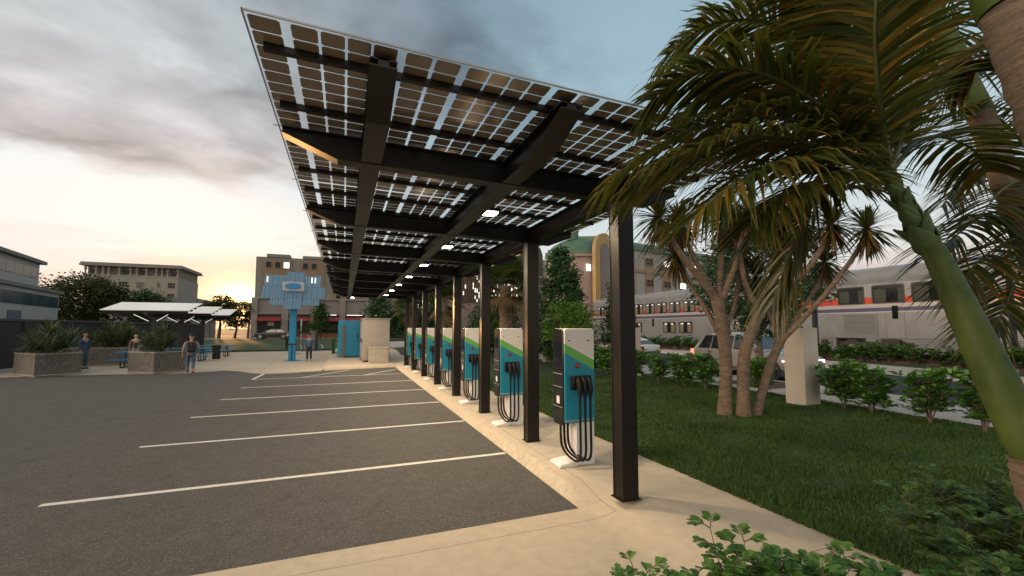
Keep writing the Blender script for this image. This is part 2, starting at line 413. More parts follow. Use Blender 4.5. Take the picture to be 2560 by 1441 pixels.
# glass-glass module: cells drawn by the material in module coordinates
def pvmat():
    m, nt, out = new_mat('bifacial_glass')
    tc = N(nt, 'ShaderNodeTexCoord'); s = N(nt, 'ShaderNodeSeparateXYZ'); L(nt, tc.outputs['Object'], s.inputs[0])
    x, y = s.outputs[0], s.outputs[1]
    MW, ML = 1.165, 1.588
    # six columns: wide gaps after the first and before the last
    bounds = [(.012, .195), (.255, .432), (.452, .629 - .047 + .0), (.602, .7), (.0, .0)]
    cols = [(.014, .186), (.246, .404), (.424, .582), (.602, .743 - .002), (.761, .919), (.979, 1.151)]
    cols = [(.014, .192), (.252, .408), (.426, .5825 - .0085), (.591, .739), (.757, .913), (.973, 1.151)]
    mask = None
    for a, c in cols:
        mid, hw = (a + c) / 2, (c - a) / 2
        q = mth(nt, 'SUBTRACT', hw, mth(nt, 'ABSOLUTE', mth(nt, 'SUBTRACT', x, mid)))     # >0 inside, distance from column edge
        mask = q if mask is None else mth(nt, 'MAXIMUM', mask, q)
    rows = 10; mar = .018; pitch = (ML - 2 * mar) / rows
    fy = mth(nt, 'FRACT', mth(nt, 'DIVIDE', mth(nt, 'SUBTRACT', y, mar), pitch))
    dy = mth(nt, 'MULTIPLY', mth(nt, 'SUBTRACT', .5, mth(nt, 'ABSOLUTE', mth(nt, 'SUBTRACT', fy, .5))), pitch)   # distance from row edge
    dy = mth(nt, 'SUBTRACT', dy, .0042)
    inside = mth(nt, 'MULTIPLY', mth(nt, 'GREATER_THAN', mask, 0), mth(nt, 'GREATER_THAN', dy, 0))
    cham = mth(nt, 'GREATER_THAN', mth(nt, 'ADD', mask, dy), .014)
    cell = mth(nt, 'MULTIPLY', inside, cham)
    e0 = mth(nt, 'MULTIPLY', mth(nt, 'GREATER_THAN', y, mar), mth(nt, 'LESS_THAN', y, ML - mar)); cell = mth(nt, 'MULTIPLY', cell, e0)
    bb = mth(nt, 'LESS_THAN', mth(nt, 'ABSOLUTE', mth(nt, 'SUBTRACT', mth(nt, 'FRACT', mth(nt, 'MULTIPLY', x, 52)), .5)), .03)
    cc = mixc(nt, mth(nt, 'MULTIPLY', bb, .25), (.185, .148, .106), (.26, .22, .17))
    cs = principled(nt, None, **{'Base Color': cc, 'Roughness': .1, 'Specular IOR Level': .8})
    tr = N(nt, 'ShaderNodeBsdfTransparent'); tr.inputs[0].default_value = (.93, .95, .95, 1)
    gl = N(nt, 'ShaderNodeBsdfGlossy'); gl.inputs['Roughness'].default_value = .05
    fr = N(nt, 'ShaderNodeFresnel'); fr.inputs[0].default_value = 1.35
    mg = N(nt, 'ShaderNodeMixShader'); L(nt, mth(nt, 'MULTIPLY', fr.outputs[0], .7), mg.inputs[0]); L(nt, tr.outputs[0], mg.inputs[1]); L(nt, gl.outputs[0], mg.inputs[2])
    mx = N(nt, 'ShaderNodeMixShader'); L(nt, cell, mx.inputs[0]); L(nt, mg.outputs[0], mx.inputs[1]); L(nt, cs.outputs[0], mx.inputs[2])
    L(nt, mx.outputs[0], out.inputs['Surface']); return m
PV = pvmat()
MW, ML = 1.165, 1.588
b = MB(); g = .004
b.box((g, g, 0), (MW - g, ML - g, .008)); b.mi = [0, 1, 1, 1, 1, 1]
def clearglass():
    m, nt, out = new_mat('cover_glass'); tr = N(nt, 'ShaderNodeBsdfTransparent'); tr.inputs[0].default_value = (.96, .97, .97, 1); gl = N(nt, 'ShaderNodeBsdfGlossy'); gl.inputs['Roughness'].default_value = .05
    mx = N(nt, 'ShaderNodeMixShader'); mx.inputs[0].default_value = .06; L(nt, tr.outputs[0], mx.inputs[1]); L(nt, gl.outputs[0], mx.inputs[2]); L(nt, mx.outputs[0], out.inputs['Surface']); return m
pan0 = b.build('solar_panel', [PV, clearglass()], canopy)
ang = math.atan(TILT)
first = True
for j in range(14):
    for i in range(4):
        o = pan0 if first else pan0.copy()
        if not first: COL.objects.link(o)
        first = False
        x, y = -.617 + MW * i, YA + ML * j
        o.parent = canopy; o.location = Vector((x, y, ct(x, 4.054))) - O; o.rotation_euler = (0, ang, 0)
# thin light trims round the roof edge and module clips
b = MB()
for y in (YA - .008, YB + .0): b.prism([(-.625, ct(-.625, 4.052)), (4.05, ct(4.05, 4.052)), (4.05, ct(4.05, 4.064)), (-.625, ct(-.625, 4.064))], 'y', y, y + .008)
for x in (-.627, 4.047): b.box((x, YA - .008, ct(x, 4.048)), (x + .008, YB + .008, ct(x, 4.066)))
for j in range(1, 14): b.box((-.67, YA + ML * j - .006, ct(-.65, 4.05)), (-.6, YA + ML * j + .006, ct(-.65, 4.058)))
cpart(b, 'edge_trim', ALU)
LAMP = M('lamp_lens', (.9, .88, .8), rough=.4, var=0, emit=(1, .93, .80), es=34)
for k in range(8):
    x, y = 1.9, Y0 + SP * (k + .5)
    if k == 7: x, y = .36, 24.8
    b = MB(); z = 3.79
    b.prism(rrect(x - .13, y - .13, x + .13, y + .13, .03), 'z', z, z + .05); b.box((x - .05, y - .05, z + .05), (x + .05, y + .05, z + .13)); b.box((x - .15 if k != 7 else x - .1, y - .02, z + .1), (x, y + .02, z + .13))
    lu = cpart(b, 'luminaire', STEEL)
    d = MB(); d.prism([(p - O.x, q - O.y) for p, q in rrect(x - .105, y - .105, x + .105, y + .105, .025)], 'z', z - .012 - O.z, z - .0005 - O.z)
    d.build('lens', LAMP, lu)
    ld = bpy.data.lights.new('canopy_lamp', 'AREA'); ld.shape = 'SQUARE'; ld.size = .2; ld.energy = 60; ld.color = (1, .76, .48)
    lo = bpy.data.objects.new('canopy_lamp', ld); COL.objects.link(lo); lo.parent = lu; lo.location = Vector((x, y, z - .03)) - O
# ------------------------------------------------------------------ EV chargers
def wrapmat():
    m, nt, out = new_mat('charger_wrap')
    tc = N(nt, 'ShaderNodeTexCoord'); s = N(nt, 'ShaderNodeSeparateXYZ'); L(nt, tc.outputs['Object'], s.inputs[0])
    x, z = s.outputs[0], s.outputs[2]
    t = mth(nt, 'ADD', z, mth(nt, 'MULTIPLY', x, .515))           # diagonal bands falling to the right (local x from 0)
    white, green, blue = (.72, .69, .64), (.12, .42, .085), (.0, .235, .36)
    c = mixc(nt, mth(nt, 'LESS_THAN', t, 1.772), white, green)
    c = mixc(nt, mth(nt, 'LESS_THAN', t, 1.637), c, blue)
    c = mixc(nt, mth(nt, 'LESS_THAN', z, .612), c, white)
    ln = mth(nt, 'LESS_THAN', mth(nt, 'ABSOLUTE', mth(nt, 'SUBTRACT', z, .655)), .0035)
    c = mixc(nt, ln, c, white)
    nz = noise(nt, tc.outputs['Object'], 6, 4)
    c = mixc(nt, mth(nt, 'MULTIPLY', nz, .16), c, (.25, .22, .18))
    principled(nt, out, **{'Base Color': c, 'Roughness': mth(nt, 'MULTIPLY_ADD', nz, .2, .28), 'Specular IOR Level': .4}); return m
WRAP = wrapmat()
WHITE = M('white_powdercoat', (.74, .71, .67), rough=.4, var=.06, scale=4)
BLKG = M('black_gloss', (.012, .012, .013), rough=.12, var=.2, spec=.7)
BLK = M('black_rubber', (.006, .006, .006), rough=.55, var=.3, spec=.25)
RED = M('stop_red', (.45, .01, .012), rough=.35)
ch0 = thing('ev_charger', 'x', 'EV charger', (3.0, 5.6, .15), group='EV chargers in a row under the canopy')
b = MB(); b.prism(rrect(0, .62, .505, 1.99, .045), 'y', 0, .33)
cab = b.build('cabinet', WRAP, ch0, smooth=True, bevel=.012, angle=30)
b = MB(); b.prism(rrect(.012, .585, .318, 1.985, .05), 'x', -.024, -.002)      # glossy black side fascia facing the bays
fas = b.build('side_fascia', BLKG, ch0, smooth=True, bevel=.006)
b = MB()
b.box((-.0275, .05, 1.42), (-.0245, .28, 1.78)); fs_ = b.build('display', M('display_glass', (.008, .010, .014), rough=.05, spec=.9), fas)
for z in (1.13, 1.32, .84):
    b = MB(); b.box((-.027, .02, z), (-.0245, .31, z + .012)); b.build('trim_line', M('grey_trim', (.2, .19, .18), rough=.4), fas)
b = MB(); b.box((-.0275, .11, .85 + .04), (-.0245, .2, 1.0)); b.build('label_plate', M('label_white', (.6, .6, .58), rough=.5), fas)
b = MB(); b.prism([(.2, 0), (.505, 0), (.505, .62), (.2, .62)], 'y', .02, .31); b.build('pedestal', WHITE, ch0, bevel=.01)
b = MB(); b.prism([(-.085, 0), (.2, 0), (.2, .075), (-.06, .05), (-.085, .03)], 'y', .0, .33)
b.build('foot', WHITE, ch0, smooth=True, bevel=.012)
for x in (.075, .395):
    b = MB(); b.lathe([(.011, -.006), (.011, .004)], 12, (x, 0, 1.812), axis='y'); b.build('camera_dot', BLKG, cab)
b = MB(); b.lathe([(.036, -.006), (.036, 0)], 18, (.215, 0, 1.445), axis='y'); bt = b.build('stop_button', BLKG, ch0)
b = MB(); b.lathe([(.018, -.03), (.026, -.024), (.026, -.006)], 18, (.215, 0, 1.445), axis='y'); b.build('knob', RED, bt, smooth=True)
b = MB(); b.prism([(0, 1.30), (0, 1.09), (-.06, 1.12), (-.11, 1.2), (-.11, 1.29), (-.09, 1.31)], 'x', .095, .385)
b.build('holster', BLK, ch0, bevel=.006)
for q in range(3):
    x = .165 + .086 * q
    b = MB()
    b.tube([(x, -.07, 1.28), (x, -.13, 1.22), (x, -.155, 1.12), (x, -.15, 1.02)], [.034, .04, .038, .028], 10)
    b.tube([(x, -.15, 1.03), (x, -.148, .93)], [.022, .017], 10)
    con = b.build('connector', BLK, ch0, smooth=True)
    b = MB(); x2 = .02 + .06 * q
    pts = [(x, -.148, .94), (x, -.15, .7), (x, -.155, .42), (x - .004, -.16, .24), (x - .03, -.15, .135), (x - .075, -.09, .125), (x2 + .05, .1, .175), (x2 + .012, .16, .28), (x2, .17, .42), (x2, .17, .63)]
    b.tube(bez(pts, 40), .0175, 8); b.build('charging_cable', BLK, ch0, smooth=True)
ORD = ['first', 'second', 'third', 'fourth', 'fifth', 'sixth', 'seventh']
for k in range(7):
    lab = f'white, green and blue EV charger, {ORD[k]} from the near end of the row'
    if k == 0: lab = 'white, green and blue EV charger nearest the street palms, the largest of the row'
    if k == 6: lab = 'white, green and blue EV charger at the far end, beside the grey cabinet'
    if k == 0: ch0['label'] = lab
    else: dup(ch0, (3.0, 5.6 + SP * k, .15), 0, lab)
# ------------------------------------------------------------------ plaza furniture
AGG = None
def aggregate():
    m, nt, out = new_mat('exposed_aggregate')
    tc = N(nt, 'ShaderNodeTexCoord'); vo = N(nt, 'ShaderNodeTexVoronoi'); vo.inputs['Scale'].default_value = 60; L(nt, tc.outputs['Object'], vo.inputs['Vector'])
    s = N(nt, 'ShaderNodeSeparateXYZ'); L(nt, vo.outputs['Color'], s.inputs[0])
    c = ramp(nt, s.outputs[0], [(0, (.03, .026, .024)), (.4, (.085, .074, .066)), (.75, (.15, .13, .115)), (1, (.30, .265, .235))]).outputs[0]
    bp = N(nt, 'ShaderNodeBump'); bp.inputs['Strength'].default_value = .8; bp.inputs['Distance'].default_value = .01; L(nt, vo.outputs['Distance'], bp.inputs['Height'])
    principled(nt, out, **{'Base Color': c, 'Roughness': .9, 'Normal': bp.outputs[0]}); return m
AGG = aggregate()
RIM = M('planter_rim', (.3, .27, .23), rough=.85, var=.2, scale=8)
SOIL = M('potting_soil', (.03, .022, .016), rough=.95, var=.5, scale=20)
def planter(loc, rz, w, d, label, h=1.03):
    t = thing('planter_box', label, 'planter', loc, rz, 'stone planters round the picnic tables')
    b = MB(); b.box((-w/2, -d/2, .09), (w/2, d/2, h - .05)); b.build('box_wall', AGG, t, bevel=.015)
    b = MB(); b.box((-w/2 + .05, -d/2 + .05, 0), (w/2 - .05, d/2 - .05, .05)); b.box((-w/2 - .01, -d/2 - .01, .05), (w/2 + .01, d/2 + .01, .1)); b.build('plinth', RIM, t, bevel=.008)
    b = MB(); r = .09
    for a, c in (((-w/2-.01, -d/2-.01), (w/2+.01, -d/2+r)), ((-w/2-.01, d/2-r), (w/2+.01, d/2+.01)), ((-w/2-.01, -d/2+r), (-w/2+r, d/2-r)), ((w/2-r, -d/2+r), (w/2+.01, d/2-r))):
        b.box((a[0], a[1], h - .05), (c[0], c[1], h))
    b.build('rim', RIM, t)
    b = MB(); b.box((-w/2 + r, -d/2 + r, h - .12), (w/2 - r, d/2 - r, h - .06)); b.build('soil', SOIL, t)
    return t
planter((-12.59, 26.23, .0), rad(44), 1.55, 2.15, 'wide speckled stone planter beside the man in the blue shirt')
planter((-8.33, 25.77, .0), rad(50), 1.5, 1.8, 'speckled stone planter in front of the long blue picnic table')
planter((-13.2, 31.7, .0), rad(8), 3.9, 1.5, 'long speckled planter behind the man and the woman')
planter((-14.6, 38.5, .0), rad(8), 3.0, 1.5, 'far planter by the dark wall under the shelter')
# sword leaf rosettes on short trunks
SWORD = leafmat('sword_leaf', [(.026, .045, .018), (.045, .075, .028), (.065, .10, .038), (.085, .12, .048), (.06, .075, .03)], .2, .5)
def swords(n, length, w, c, th0, th1, droop, V, F, rng=NR, seg=4):
    for _ in range(n):
        az = rng.uniform(0, 6.283); th = rng.uniform(th0, th1); l = length * rng.uniform(.75, 1.1)
        d = np.array([math.cos(az) * math.cos(th), math.sin(az) * math.cos(th), math.sin(th)])
        s = np.array([-math.sin(az), math.cos(az), 0.0]); o = len(V)
        for k in range(seg + 1):
            t = k / seg
            p = np.array(c) + d * l * t + np.array([0, 0, -droop * l * t * t])
            ww = w * (math.sin(math.pi * min(1, .18 + t * .82)) ** .7) * (1 if k < seg else 0.12)
            V.append(p - s * ww); V.append(p + s * ww)
        for k in range(seg): F.append((o + 2*k, o + 2*k + 1, o + 2*k + 3, o + 2*k + 2))
BARK = M('fibrous_bark', (.10, .075, .055), rough=.95, var=.4, scale=12, bump=.9, bscale=30)
def planter_palm(loc, label, h=1.7, r=1.45, heads=12, up=9):
    t = thing('dracaena_plant', label, 'plant', loc, 0, 'spiky plants in the stone planters')
    b = MB(); V, F = [], []
    tops = [(0, 0, h * .5)]
    for k in range(heads):
        a = k * 2.4; q = R.uniform(.25, .55) * r; tops.append((q * math.cos(a), q * math.sin(a), h * R.uniform(.12, .42)))
    for p in tops: b.tube(bez([(p[0] * .1, p[1] * .1, 0), (p[0] * .5, p[1] * .5, p[2] * .6), p], 5), [.06, .055, .05, .045, .04, .035], 7)
    for p in tops: swords(48, r * .62, .017, p, -.3, 1.3, .22, V, F)
    swords(30, h * .55, .018, tops[0], .7, 1.5, .1, V, F)
    b.build('stem', BARK, t, smooth=True); mesh_np('foliage', V, F, SWORD, t)
planter_palm((-12.6, 26.2, .95), 'large spiky green plant in the wide planter beside the man in blue', 1.75, 1.7, 14)
planter_palm((-8.3, 25.8, .95), 'spiky green plant in the planter in front of the blue table', 1.55, 1.35, 11)
planter_palm((-12.6, 31.7, .95), 'dark spiky plant right behind the standing man in blue', 1.7, 1.5, 11)
planter_palm((-11.8, 31.9, .95), 'spiky plant behind the woman, at the end of the long planter', 1.5, 1.2, 8)
planter_palm((-14.4, 38.4, .95), 'spiky plant by the dark wall under the shelter roof', 2.1, 1.8, 10)
# dark wall on the left
WALL = M('dark_wall_paint', (.032, .027, .023), rough=.8, var=.3, scale=2, bump=.3)
t = thing('boundary_wall', 'long dark brown boundary wall behind the planters', 'wall', (-15.5, 26, 0))
b = MB(); b.box((-.35, 0, .0), (0, 34, 2.48)); b.build('wall_face', WALL, t)
b = MB(); b.box((-.42, -.05, 2.48), (.06, 34.05, 2.6)); b.build('coping', M('wall_coping', (.06, .05, .045), rough=.7), t, bevel=.01)
b = MB()
for k in range(4): b.box((.0, 4 + 10 * k, 0), (.1, 4.5 + 10 * k, 2.48))
b.build('pilaster', WALL, t)
b = MB(); b.box((-.5, -8, 0), (.45, 34, .14)); struct('kerb', b, CON2).location = (-15.5, 26, .0)
# picnic tables
BLUE = M('blue_coating', (.0, .24, .42), rough=.35, var=.12, scale=6)
TUBE = M('black_tube', (.012, .011, .011), rough=.35)
pt0 = thing('picnic_table', 'long blue picnic table behind the planter with a plant', 'picnic table', (-9.9, 29.6, .01), 0, 'blue picnic tables under the shelter')
b = MB(); b.prism(rrect(-1.5, -.38, 1.5, .38, .06), 'z', .80, .845); b.prism(rrect(-1.46, -.34, 1.46, .34, .05), 'z', .775, .80); b.build('tabletop', BLUE, pt0, bevel=.01)
for s in (-1, 1):
    b = MB(); b.prism(rrect(-1.5, s * .78 - .14, 1.5, s * .78 + .14, .05), 'z', .42, .465); b.build('bench', BLUE, pt0, bevel=.008)
for s in (-1, 1):
    b = MB(); x = s * 1.05
    b.tube(bez([(x, -.78, .42), (x, -.78, .18), (x, -.70, .05), (x, -.4, .035), (x, .4, .035), (x, .70, .05), (x, .78, .18), (x, .78, .42)], 28), .032, 8)
    b.tube([(x, -.3, .05), (x, -.25, .78)], .032, 8); b.tube([(x, .3, .05), (x, .25, .78)], .032, 8)
    b.build('leg_frame', TUBE, pt0, smooth=True)
dup(pt0, (-9.6, 33.6, .01), 0, 'blue picnic table half hidden behind the man with the backpack')
dup(pt0, (-9.25, 38.2, .01), 0, 'blue picnic table by the grass, farthest from the planters')
b = MB(); b.lathe([(.24, 0), (.25, .9), (.27, .92), (.2, .98)], 18); tb = b.build('trash_bin', TUBE, smooth=True); tb.location = (-8.15, 35.2, .01)
tag(tb, 'black round bin between the blue picnic tables', 'bin')
# shelters with a solar roof
SHS = M('black_steel', (.010, .009, .009), rough=.45)
PVW = M('light_solar_roof', (.80, .78, .74), rough=.18, var=.04, scale=5, spec=.8)
def pvgrid(name, col, line, sx, sy, rough=.15, w=.04):
    m, nt, out = new_mat(name)
    tc = N(nt, 'ShaderNodeTexCoord'); s = N(nt, 'ShaderNodeSeparateXYZ'); L(nt, tc.outputs['Object'], s.inputs[0])
    def ln(o, k): return mth(nt, 'LESS_THAN', mth(nt, 'ABSOLUTE', mth(nt, 'SUBTRACT', mth(nt, 'FRACT', mth(nt, 'MULTIPLY', o, k)), .5)), w)
    g_ = mth(nt, 'MAXIMUM', ln(s.outputs[0], sx), ln(s.outputs[1], sy))
    principled(nt, out, **{'Base Color': mixc(nt, g_, col, line), 'Roughness': rough, 'Specular IOR Level': .8}); return m
PVW = pvgrid('shelter_solar_roof', (.82, .80, .76), (.62, .6, .57), 2.2, 1.1, .05, .03)
sh0 = thing('solar_shelter', 'first black shelter with a white tilted solar roof, over the long table', 'shelter', (-11, 33, 0), 0, 'black shelters with tilted solar roofs')
b = MB(); b.box((-.11, -.11, 0), (.11, .11, 2.9)); b.box((-.2, -.2, 0), (.2, .2, .03)); b.build('post', SHS, sh0, bevel=.008)
tl = rad(12.5)
RT = Matrix.Translation((0, 0, 3.42)) @ Matrix.Rotation(tl, 4, 'X')
b = MB(); b.box((-2.15, -1.35, .03), (2.15, 1.35, .07)); r_ = b.build('solar_roof', PVW, sh0); r_.matrix_local = RT
b = MB()
for y in (-1.25, -.4, .4, 1.25): b.box((-2.05, y - .05, -.16), (2.05, y + .05, .028))
f_ = b.build('purlin_frame', SHS, sh0); f_.matrix_local = RT
b = MB(); b.box((-2.0, -.09, 2.82), (2.0, .09, 3.02)); b.box((-.09, -1.3, 2.9), (.09, 1.3, 3.1)); b.build('cross_arm', SHS, sh0)
for s in (-1, 1):
    b = MB(); b.tube([(s * .12, -.15, 2.55), (s * 1.1, -.6, 3.15)], .05, 8); br_ = b.build('brace', SHS, sh0)
    b = MB(); b.tube([(s * .2, -.24, 2.56), (s * .85, -.53, 2.96)], .022, 8); b.build('light_strip', M('light_strip', (.9, .88, .82), emit=(1, .93, .82), es=.5, rough=.4), br_)
dup(sh0, (-11, 38.0, 0), 0, 'middle black shelter with a white solar roof, between two others')
dup(sh0, (-11, 43.0, 0), 0, 'last black shelter with a white solar roof, nearest the sunset')
# solar billboard tree
st = thing('solar_tree', 'tall blue pole carrying a tilted array of blue solar panels with an oval badge', 'solar tree', (-3.1, 31.4, .012))
SB = M('sky_blue_paint', (.0, .21, .40), rough=.35, var=.1, scale=3)
b = MB(); b.box((-.2, -.2, 0.02), (.2, .2, 3.75)); b.box((-.16, -.16, 3.7), (.16, .16, 4.3)); b.build('pole', SB, st, bevel=.02)
b = MB(); b.lathe([(.52, 0), (.52, .03), (.5, .04)], 28); b.build('base_plate', SB, st)
b = MB(); b.box((-.25, -.25, 1.05), (.25, .25, 1.12)); b.build('collar', TUBE, st)
b = MB(); b.box((-.035, -.215, .03), (.035, -.2, 1.05)); b.build('cable_duct', TUBE, st)
def pv_under():
    m, nt, out = new_mat('billboard_cells')
    tc = N(nt, 'ShaderNodeTexCoord'); s = N(nt, 'ShaderNodeSeparateXYZ'); L(nt, tc.outputs['Object'], s.inputs[0])
    def ln(o, k, w): return mth(nt, 'LESS_THAN', mth(nt, 'ABSOLUTE', mth(nt, 'SUBTRACT', mth(nt, 'FRACT', mth(nt, 'MULTIPLY', o, k)), .5)), w)
    fine = mth(nt, 'MAXIMUM', ln(s.outputs[0], 6.3, .035), ln(s.outputs[1], 9.0, .05))
    c = mixc(nt, fine, (.095, .18, .27), (.20, .30, .38))
    c = mixc(nt, mth(nt, 'MULTIPLY', ln(s.outputs[0], 3.15, .03), .8), c, (.03, .05, .07))
    principled(nt, out, **{'Base Color': c, 'Roughness': .4, 'Specular IOR Level': .3}); return m
PVU = pv_under()
def panelrow(x0, x1, z0, z1, name):
    """array leans back: the upper edge is farther away"""
    for i in range(max(1, round((x1 - x0) / .62))):
        n_ = max(1, round((x1 - x0) / .62)); w_ = (x1 - x0) / n_
        b = MB(); b.box((.003, 0, 0), (w_ - .003, (z1 - z0) / math.sin(rad(52)), .03))
        o = b.build(name, PVU, st); o.matrix_local = Matrix.Translation((x0 + w_ * i + 3.1 - .0, -.42 + (z0 - 4.4) / math.tan(rad(52)), z0)) @ Matrix.Rotation(rad(52), 4, 'X')
panelrow(-3.61, -2.53, 5.02, 5.86, 'panel')
panelrow(-4.86, -3.62, 4.82, 5.6, 'panel'); panelrow(-4.9, -3.62, 4.0, 4.8, 'panel')
panelrow(-2.51, -1.5, 4.82, 5.6, 'panel'); panelrow(-2.51, -1.25, 4.0, 4.8, 'panel')
panelrow(-3.6, -2.53, 4.05, 4.6, 'panel'); panelrow(-4.38, -3.62, 3.54, 3.98, 'panel'); panelrow(-2.5, -1.53, 3.54, 3.98, 'panel'); panelrow(-3.55, -2.55, 3.3, 4.03, 'panel')
b = MB()
for z in (3.9, 4.5, 5.2): b.box((-1.5, -.34 + (z - 4.4) / math.tan(rad(52)) + .05, z), (1.5, -.26 + (z - 4.4) / math.tan(rad(52)) + .05, z + .08))
b.box((-.05, -.6, 3.6), (.05, -.5, 3.7)); b.build('support_rail', TUBE, st)
b = MB(); b.box((-.62, -.74, 4.5), (.62, -.66, 5.08)); sg = b.build('sign_board', M('sign_board', (.40, .40, .40), rough=.5), st)
b = MB(); n = 40; b.prism([(.47 * math.cos(2*math.pi*k/n), 4.79 + .21 * math.sin(2*math.pi*k/n)) for k in range(n)], 'y', -.77, -.741); b.build('oval_badge', M('badge_blue', (.0, .17, .42), rough=.3, var=.05), sg, bevel=.008)
for a, c, z in ((-1.62, 5.1, 0), (1.0, 5.12, 0), (1.2, 5.12, 0)):
    b = MB(); yy = -.42 + (c - 4.4) / math.tan(rad(52))
    b.box((a, yy - .05, c), (a + .06, yy - .03, c + .36)); b.build('light_tube', M('tube_lamp', (.9, .9, .9), emit=(1, .97, .9), es=1.3), st)
# second, smaller blue post behind
t = thing('blue_post', 'second blue post on a round base just behind the solar tree', 'post', (-3.78, 39.6, .012))
b = MB(); b.box((-.13, -.13, .02), (.13, .13, 3.4)); b.build('pole', SB, t, bevel=.02)
b = MB(); b.lathe([(.5, 0), (.5, .03), (.48, .04)], 24); b.build('base_plate', SB, t)
b = MB(); b.lathe([(.3, -.03), (.3, .03)], 18, (.22, -.2, 1.75), axis='y'); b.build('round_sign', TUBE, t)
# battery cabinets and kiosk
GREY = M('cabinet_grey', (.30, .27, .245), rough=.45, var=.08, scale=2)
KB = M('kiosk_blue', (.0, .20, .34), rough=.4, var=.1, scale=2)
t = thing('battery_cabinet', 'tall grey equipment cabinet at the far end of the charger row', 'cabinet', (1.05, 26.55, .15), rad(0))
b = MB(); b.box((0, 0, .1), (1.5, 4.2, 2.5)); b.build('body', GREY, t, bevel=.03)
b = MB(); b.box((.06, .06, 0), (1.44, 4.1, .1)); b.build('plinth', TUBE, t)
b = MB(); b.box((-.04, -.04, 2.5), (1.54, 4.24, 2.56)); b.build('lid', GREY, t)
for k in range(3):
    b = MB(); b.box((-.03, .15 + 1.35 * k, .2), (-.002, 1.4 + 1.35 * k, 2.4)); dd = b.build('door', GREY, t, bevel=.008)
    b = MB(); b.box((-.06, .25 + 1.35 * k, 1.1), (-.031, .32 + 1.35 * k, 1.35)); b.build('handle', TUBE, dd)
t = thing('utility_box', 'low beige utility box in front of the grey cabinet', 'utility box', (1.36, 25.55, .15))
b = MB(); b.box((0, 0, 0), (1.05, .75, .85)); b.build('body', M('utility_beige', (.40, .35, .29), rough=.5), t, bevel=.02)
b = MB(); b.box((-.03, -.03, .85), (1.08, .78, .9)); b.build('lid', M('utility_beige', (.4, .35, .29)), t, bevel=.01)
b = MB(); b.box((.08, -.012, .1), (.97, -.002, .78)); b.build('door', M('utility_beige', (.4, .35, .29)), t)
t = thing('kiosk', 'bright blue kiosk beside the grey cabinet', 'kiosk', (-.05, 31.2, .15))
b = MB(); b.prism([(0, .1), (1.1, .1), (1.1, 4.6), (-.32, 4.6), (-.32, .9)], 'z', .06, 2.5); b.build('body', KB, t, bevel=.03)
b = MB(); b.box((-.05, 0, 0), (.12, .08, 2.2)); b.build('corner_post', M('rust_brown', (.16, .10, .07), rough=.7), t)
b = MB(); b.box((.9, .07, 1.3), (.98, .098, 1.55)); b.build('handle', TUBE, t)
b = MB(); b.box((-.36, 1.1, 1.35), (-.33, 2.1, 1.85)); b.build('screen', glassmat('screen_glass', (.02, .04, .05)), t)
b = MB(); b.box((-.345, 1.0, .3), (-.322, 4.3, 1.0)); b.box((-.345, 1.0, 2.0), (-.322, 4.3, 2.2)); b.build('graphic_panel', M('graphic_pale', (.3, .38, .42), rough=.4, var=.6, scale=3), t)
b = MB(); b.prism([(-.3, 0), (-.1, 0), (-.1, 3), (-.3, 3)], 'z', 0, 1.25)
hg = b.build('planter_hedge', M('hedge_panel_green', (.03, .09, .02), rough=.8, var=.5, scale=20)); hg.location = (-.55, 36.3, .08); tag(hg, 'narrow green screen behind the blue kiosk', 'screen')
# scooters and posts by the lawn
sc0 = thing('kick_scooter', 'white and blue kick scooter parked behind the solar tree post', 'scooter', (-3.75, 43.6, .012), rad(80), 'kick scooters parked by the grass')
SCB = M('scooter_blue', (.02, .07, .30), rough=.4); SCW = M('scooter_white', (.6, .6, .6), rough=.4)
b = MB(); b.box((-.1, -.1, .12), (.1, .75, .17)); b.build('deck', SCB, sc0, bevel=.01)
for y in (-.28, .85):
    b = MB(); b.lathe([(.04, -.03), (.12, -.03), (.13, 0), (.12, .03), (.04, .03)], 18, (0, y, .13), axis='x'); b.build('wheel', TUBE, sc0, smooth=True)
b = MB(); b.tube([(0, -.25, .15), (0, -.1, .6)], .04, 8); b.build('front_tube', SCW, sc0)
b = MB(); b.tube([(0, -.1, .6), (0, .02, 1.35)], .025, 8); b.tube([(-.28, .02, 1.36), (.28, .02, 1.36)], .02, 8); b.build('handlebar', TUBE, sc0)
dup(sc0, (-2.0, 44.0, .012), rad(70), 'white and blue kick scooter parked to the side of the man in the hoodie')
for k, (x, y, h, lab) in enumerate([(-2.85, 43.8, 1.05, 'short black charging post for scooters, half hidden by the hoodie man'), (-2.35, 44.2, 1.6, 'tall black charging post between the hoodie man and a scooter')]):
    t = thing('charging_post', lab, 'post', (x, y, .012)); b = MB(); b.box((-.12, -.1, .02), (.12, .1, h)); b.build('column', TUBE, t, bevel=.02)
    b = MB(); b.box((-.17, -.15, 0), (.17, .15, .02)); b.build('base_plate', TUBE, t)
t = thing('sign_post', 'thin pale sign post standing on the far grass', 'sign post', (-5.0, 60, .15))
b = MB(); b.tube([(0, 0, 0), (0, 0, 3.1)], .07, 8); b.build('pole', M('galv_grey', (.3, .3, .3), rough=.5), t)
b = MB(); b.box((-.12, -.09, 2.2), (.12, -.07, 3.1)); b.build('plate', M('galv_grey', (.3, .3, .3)), t)
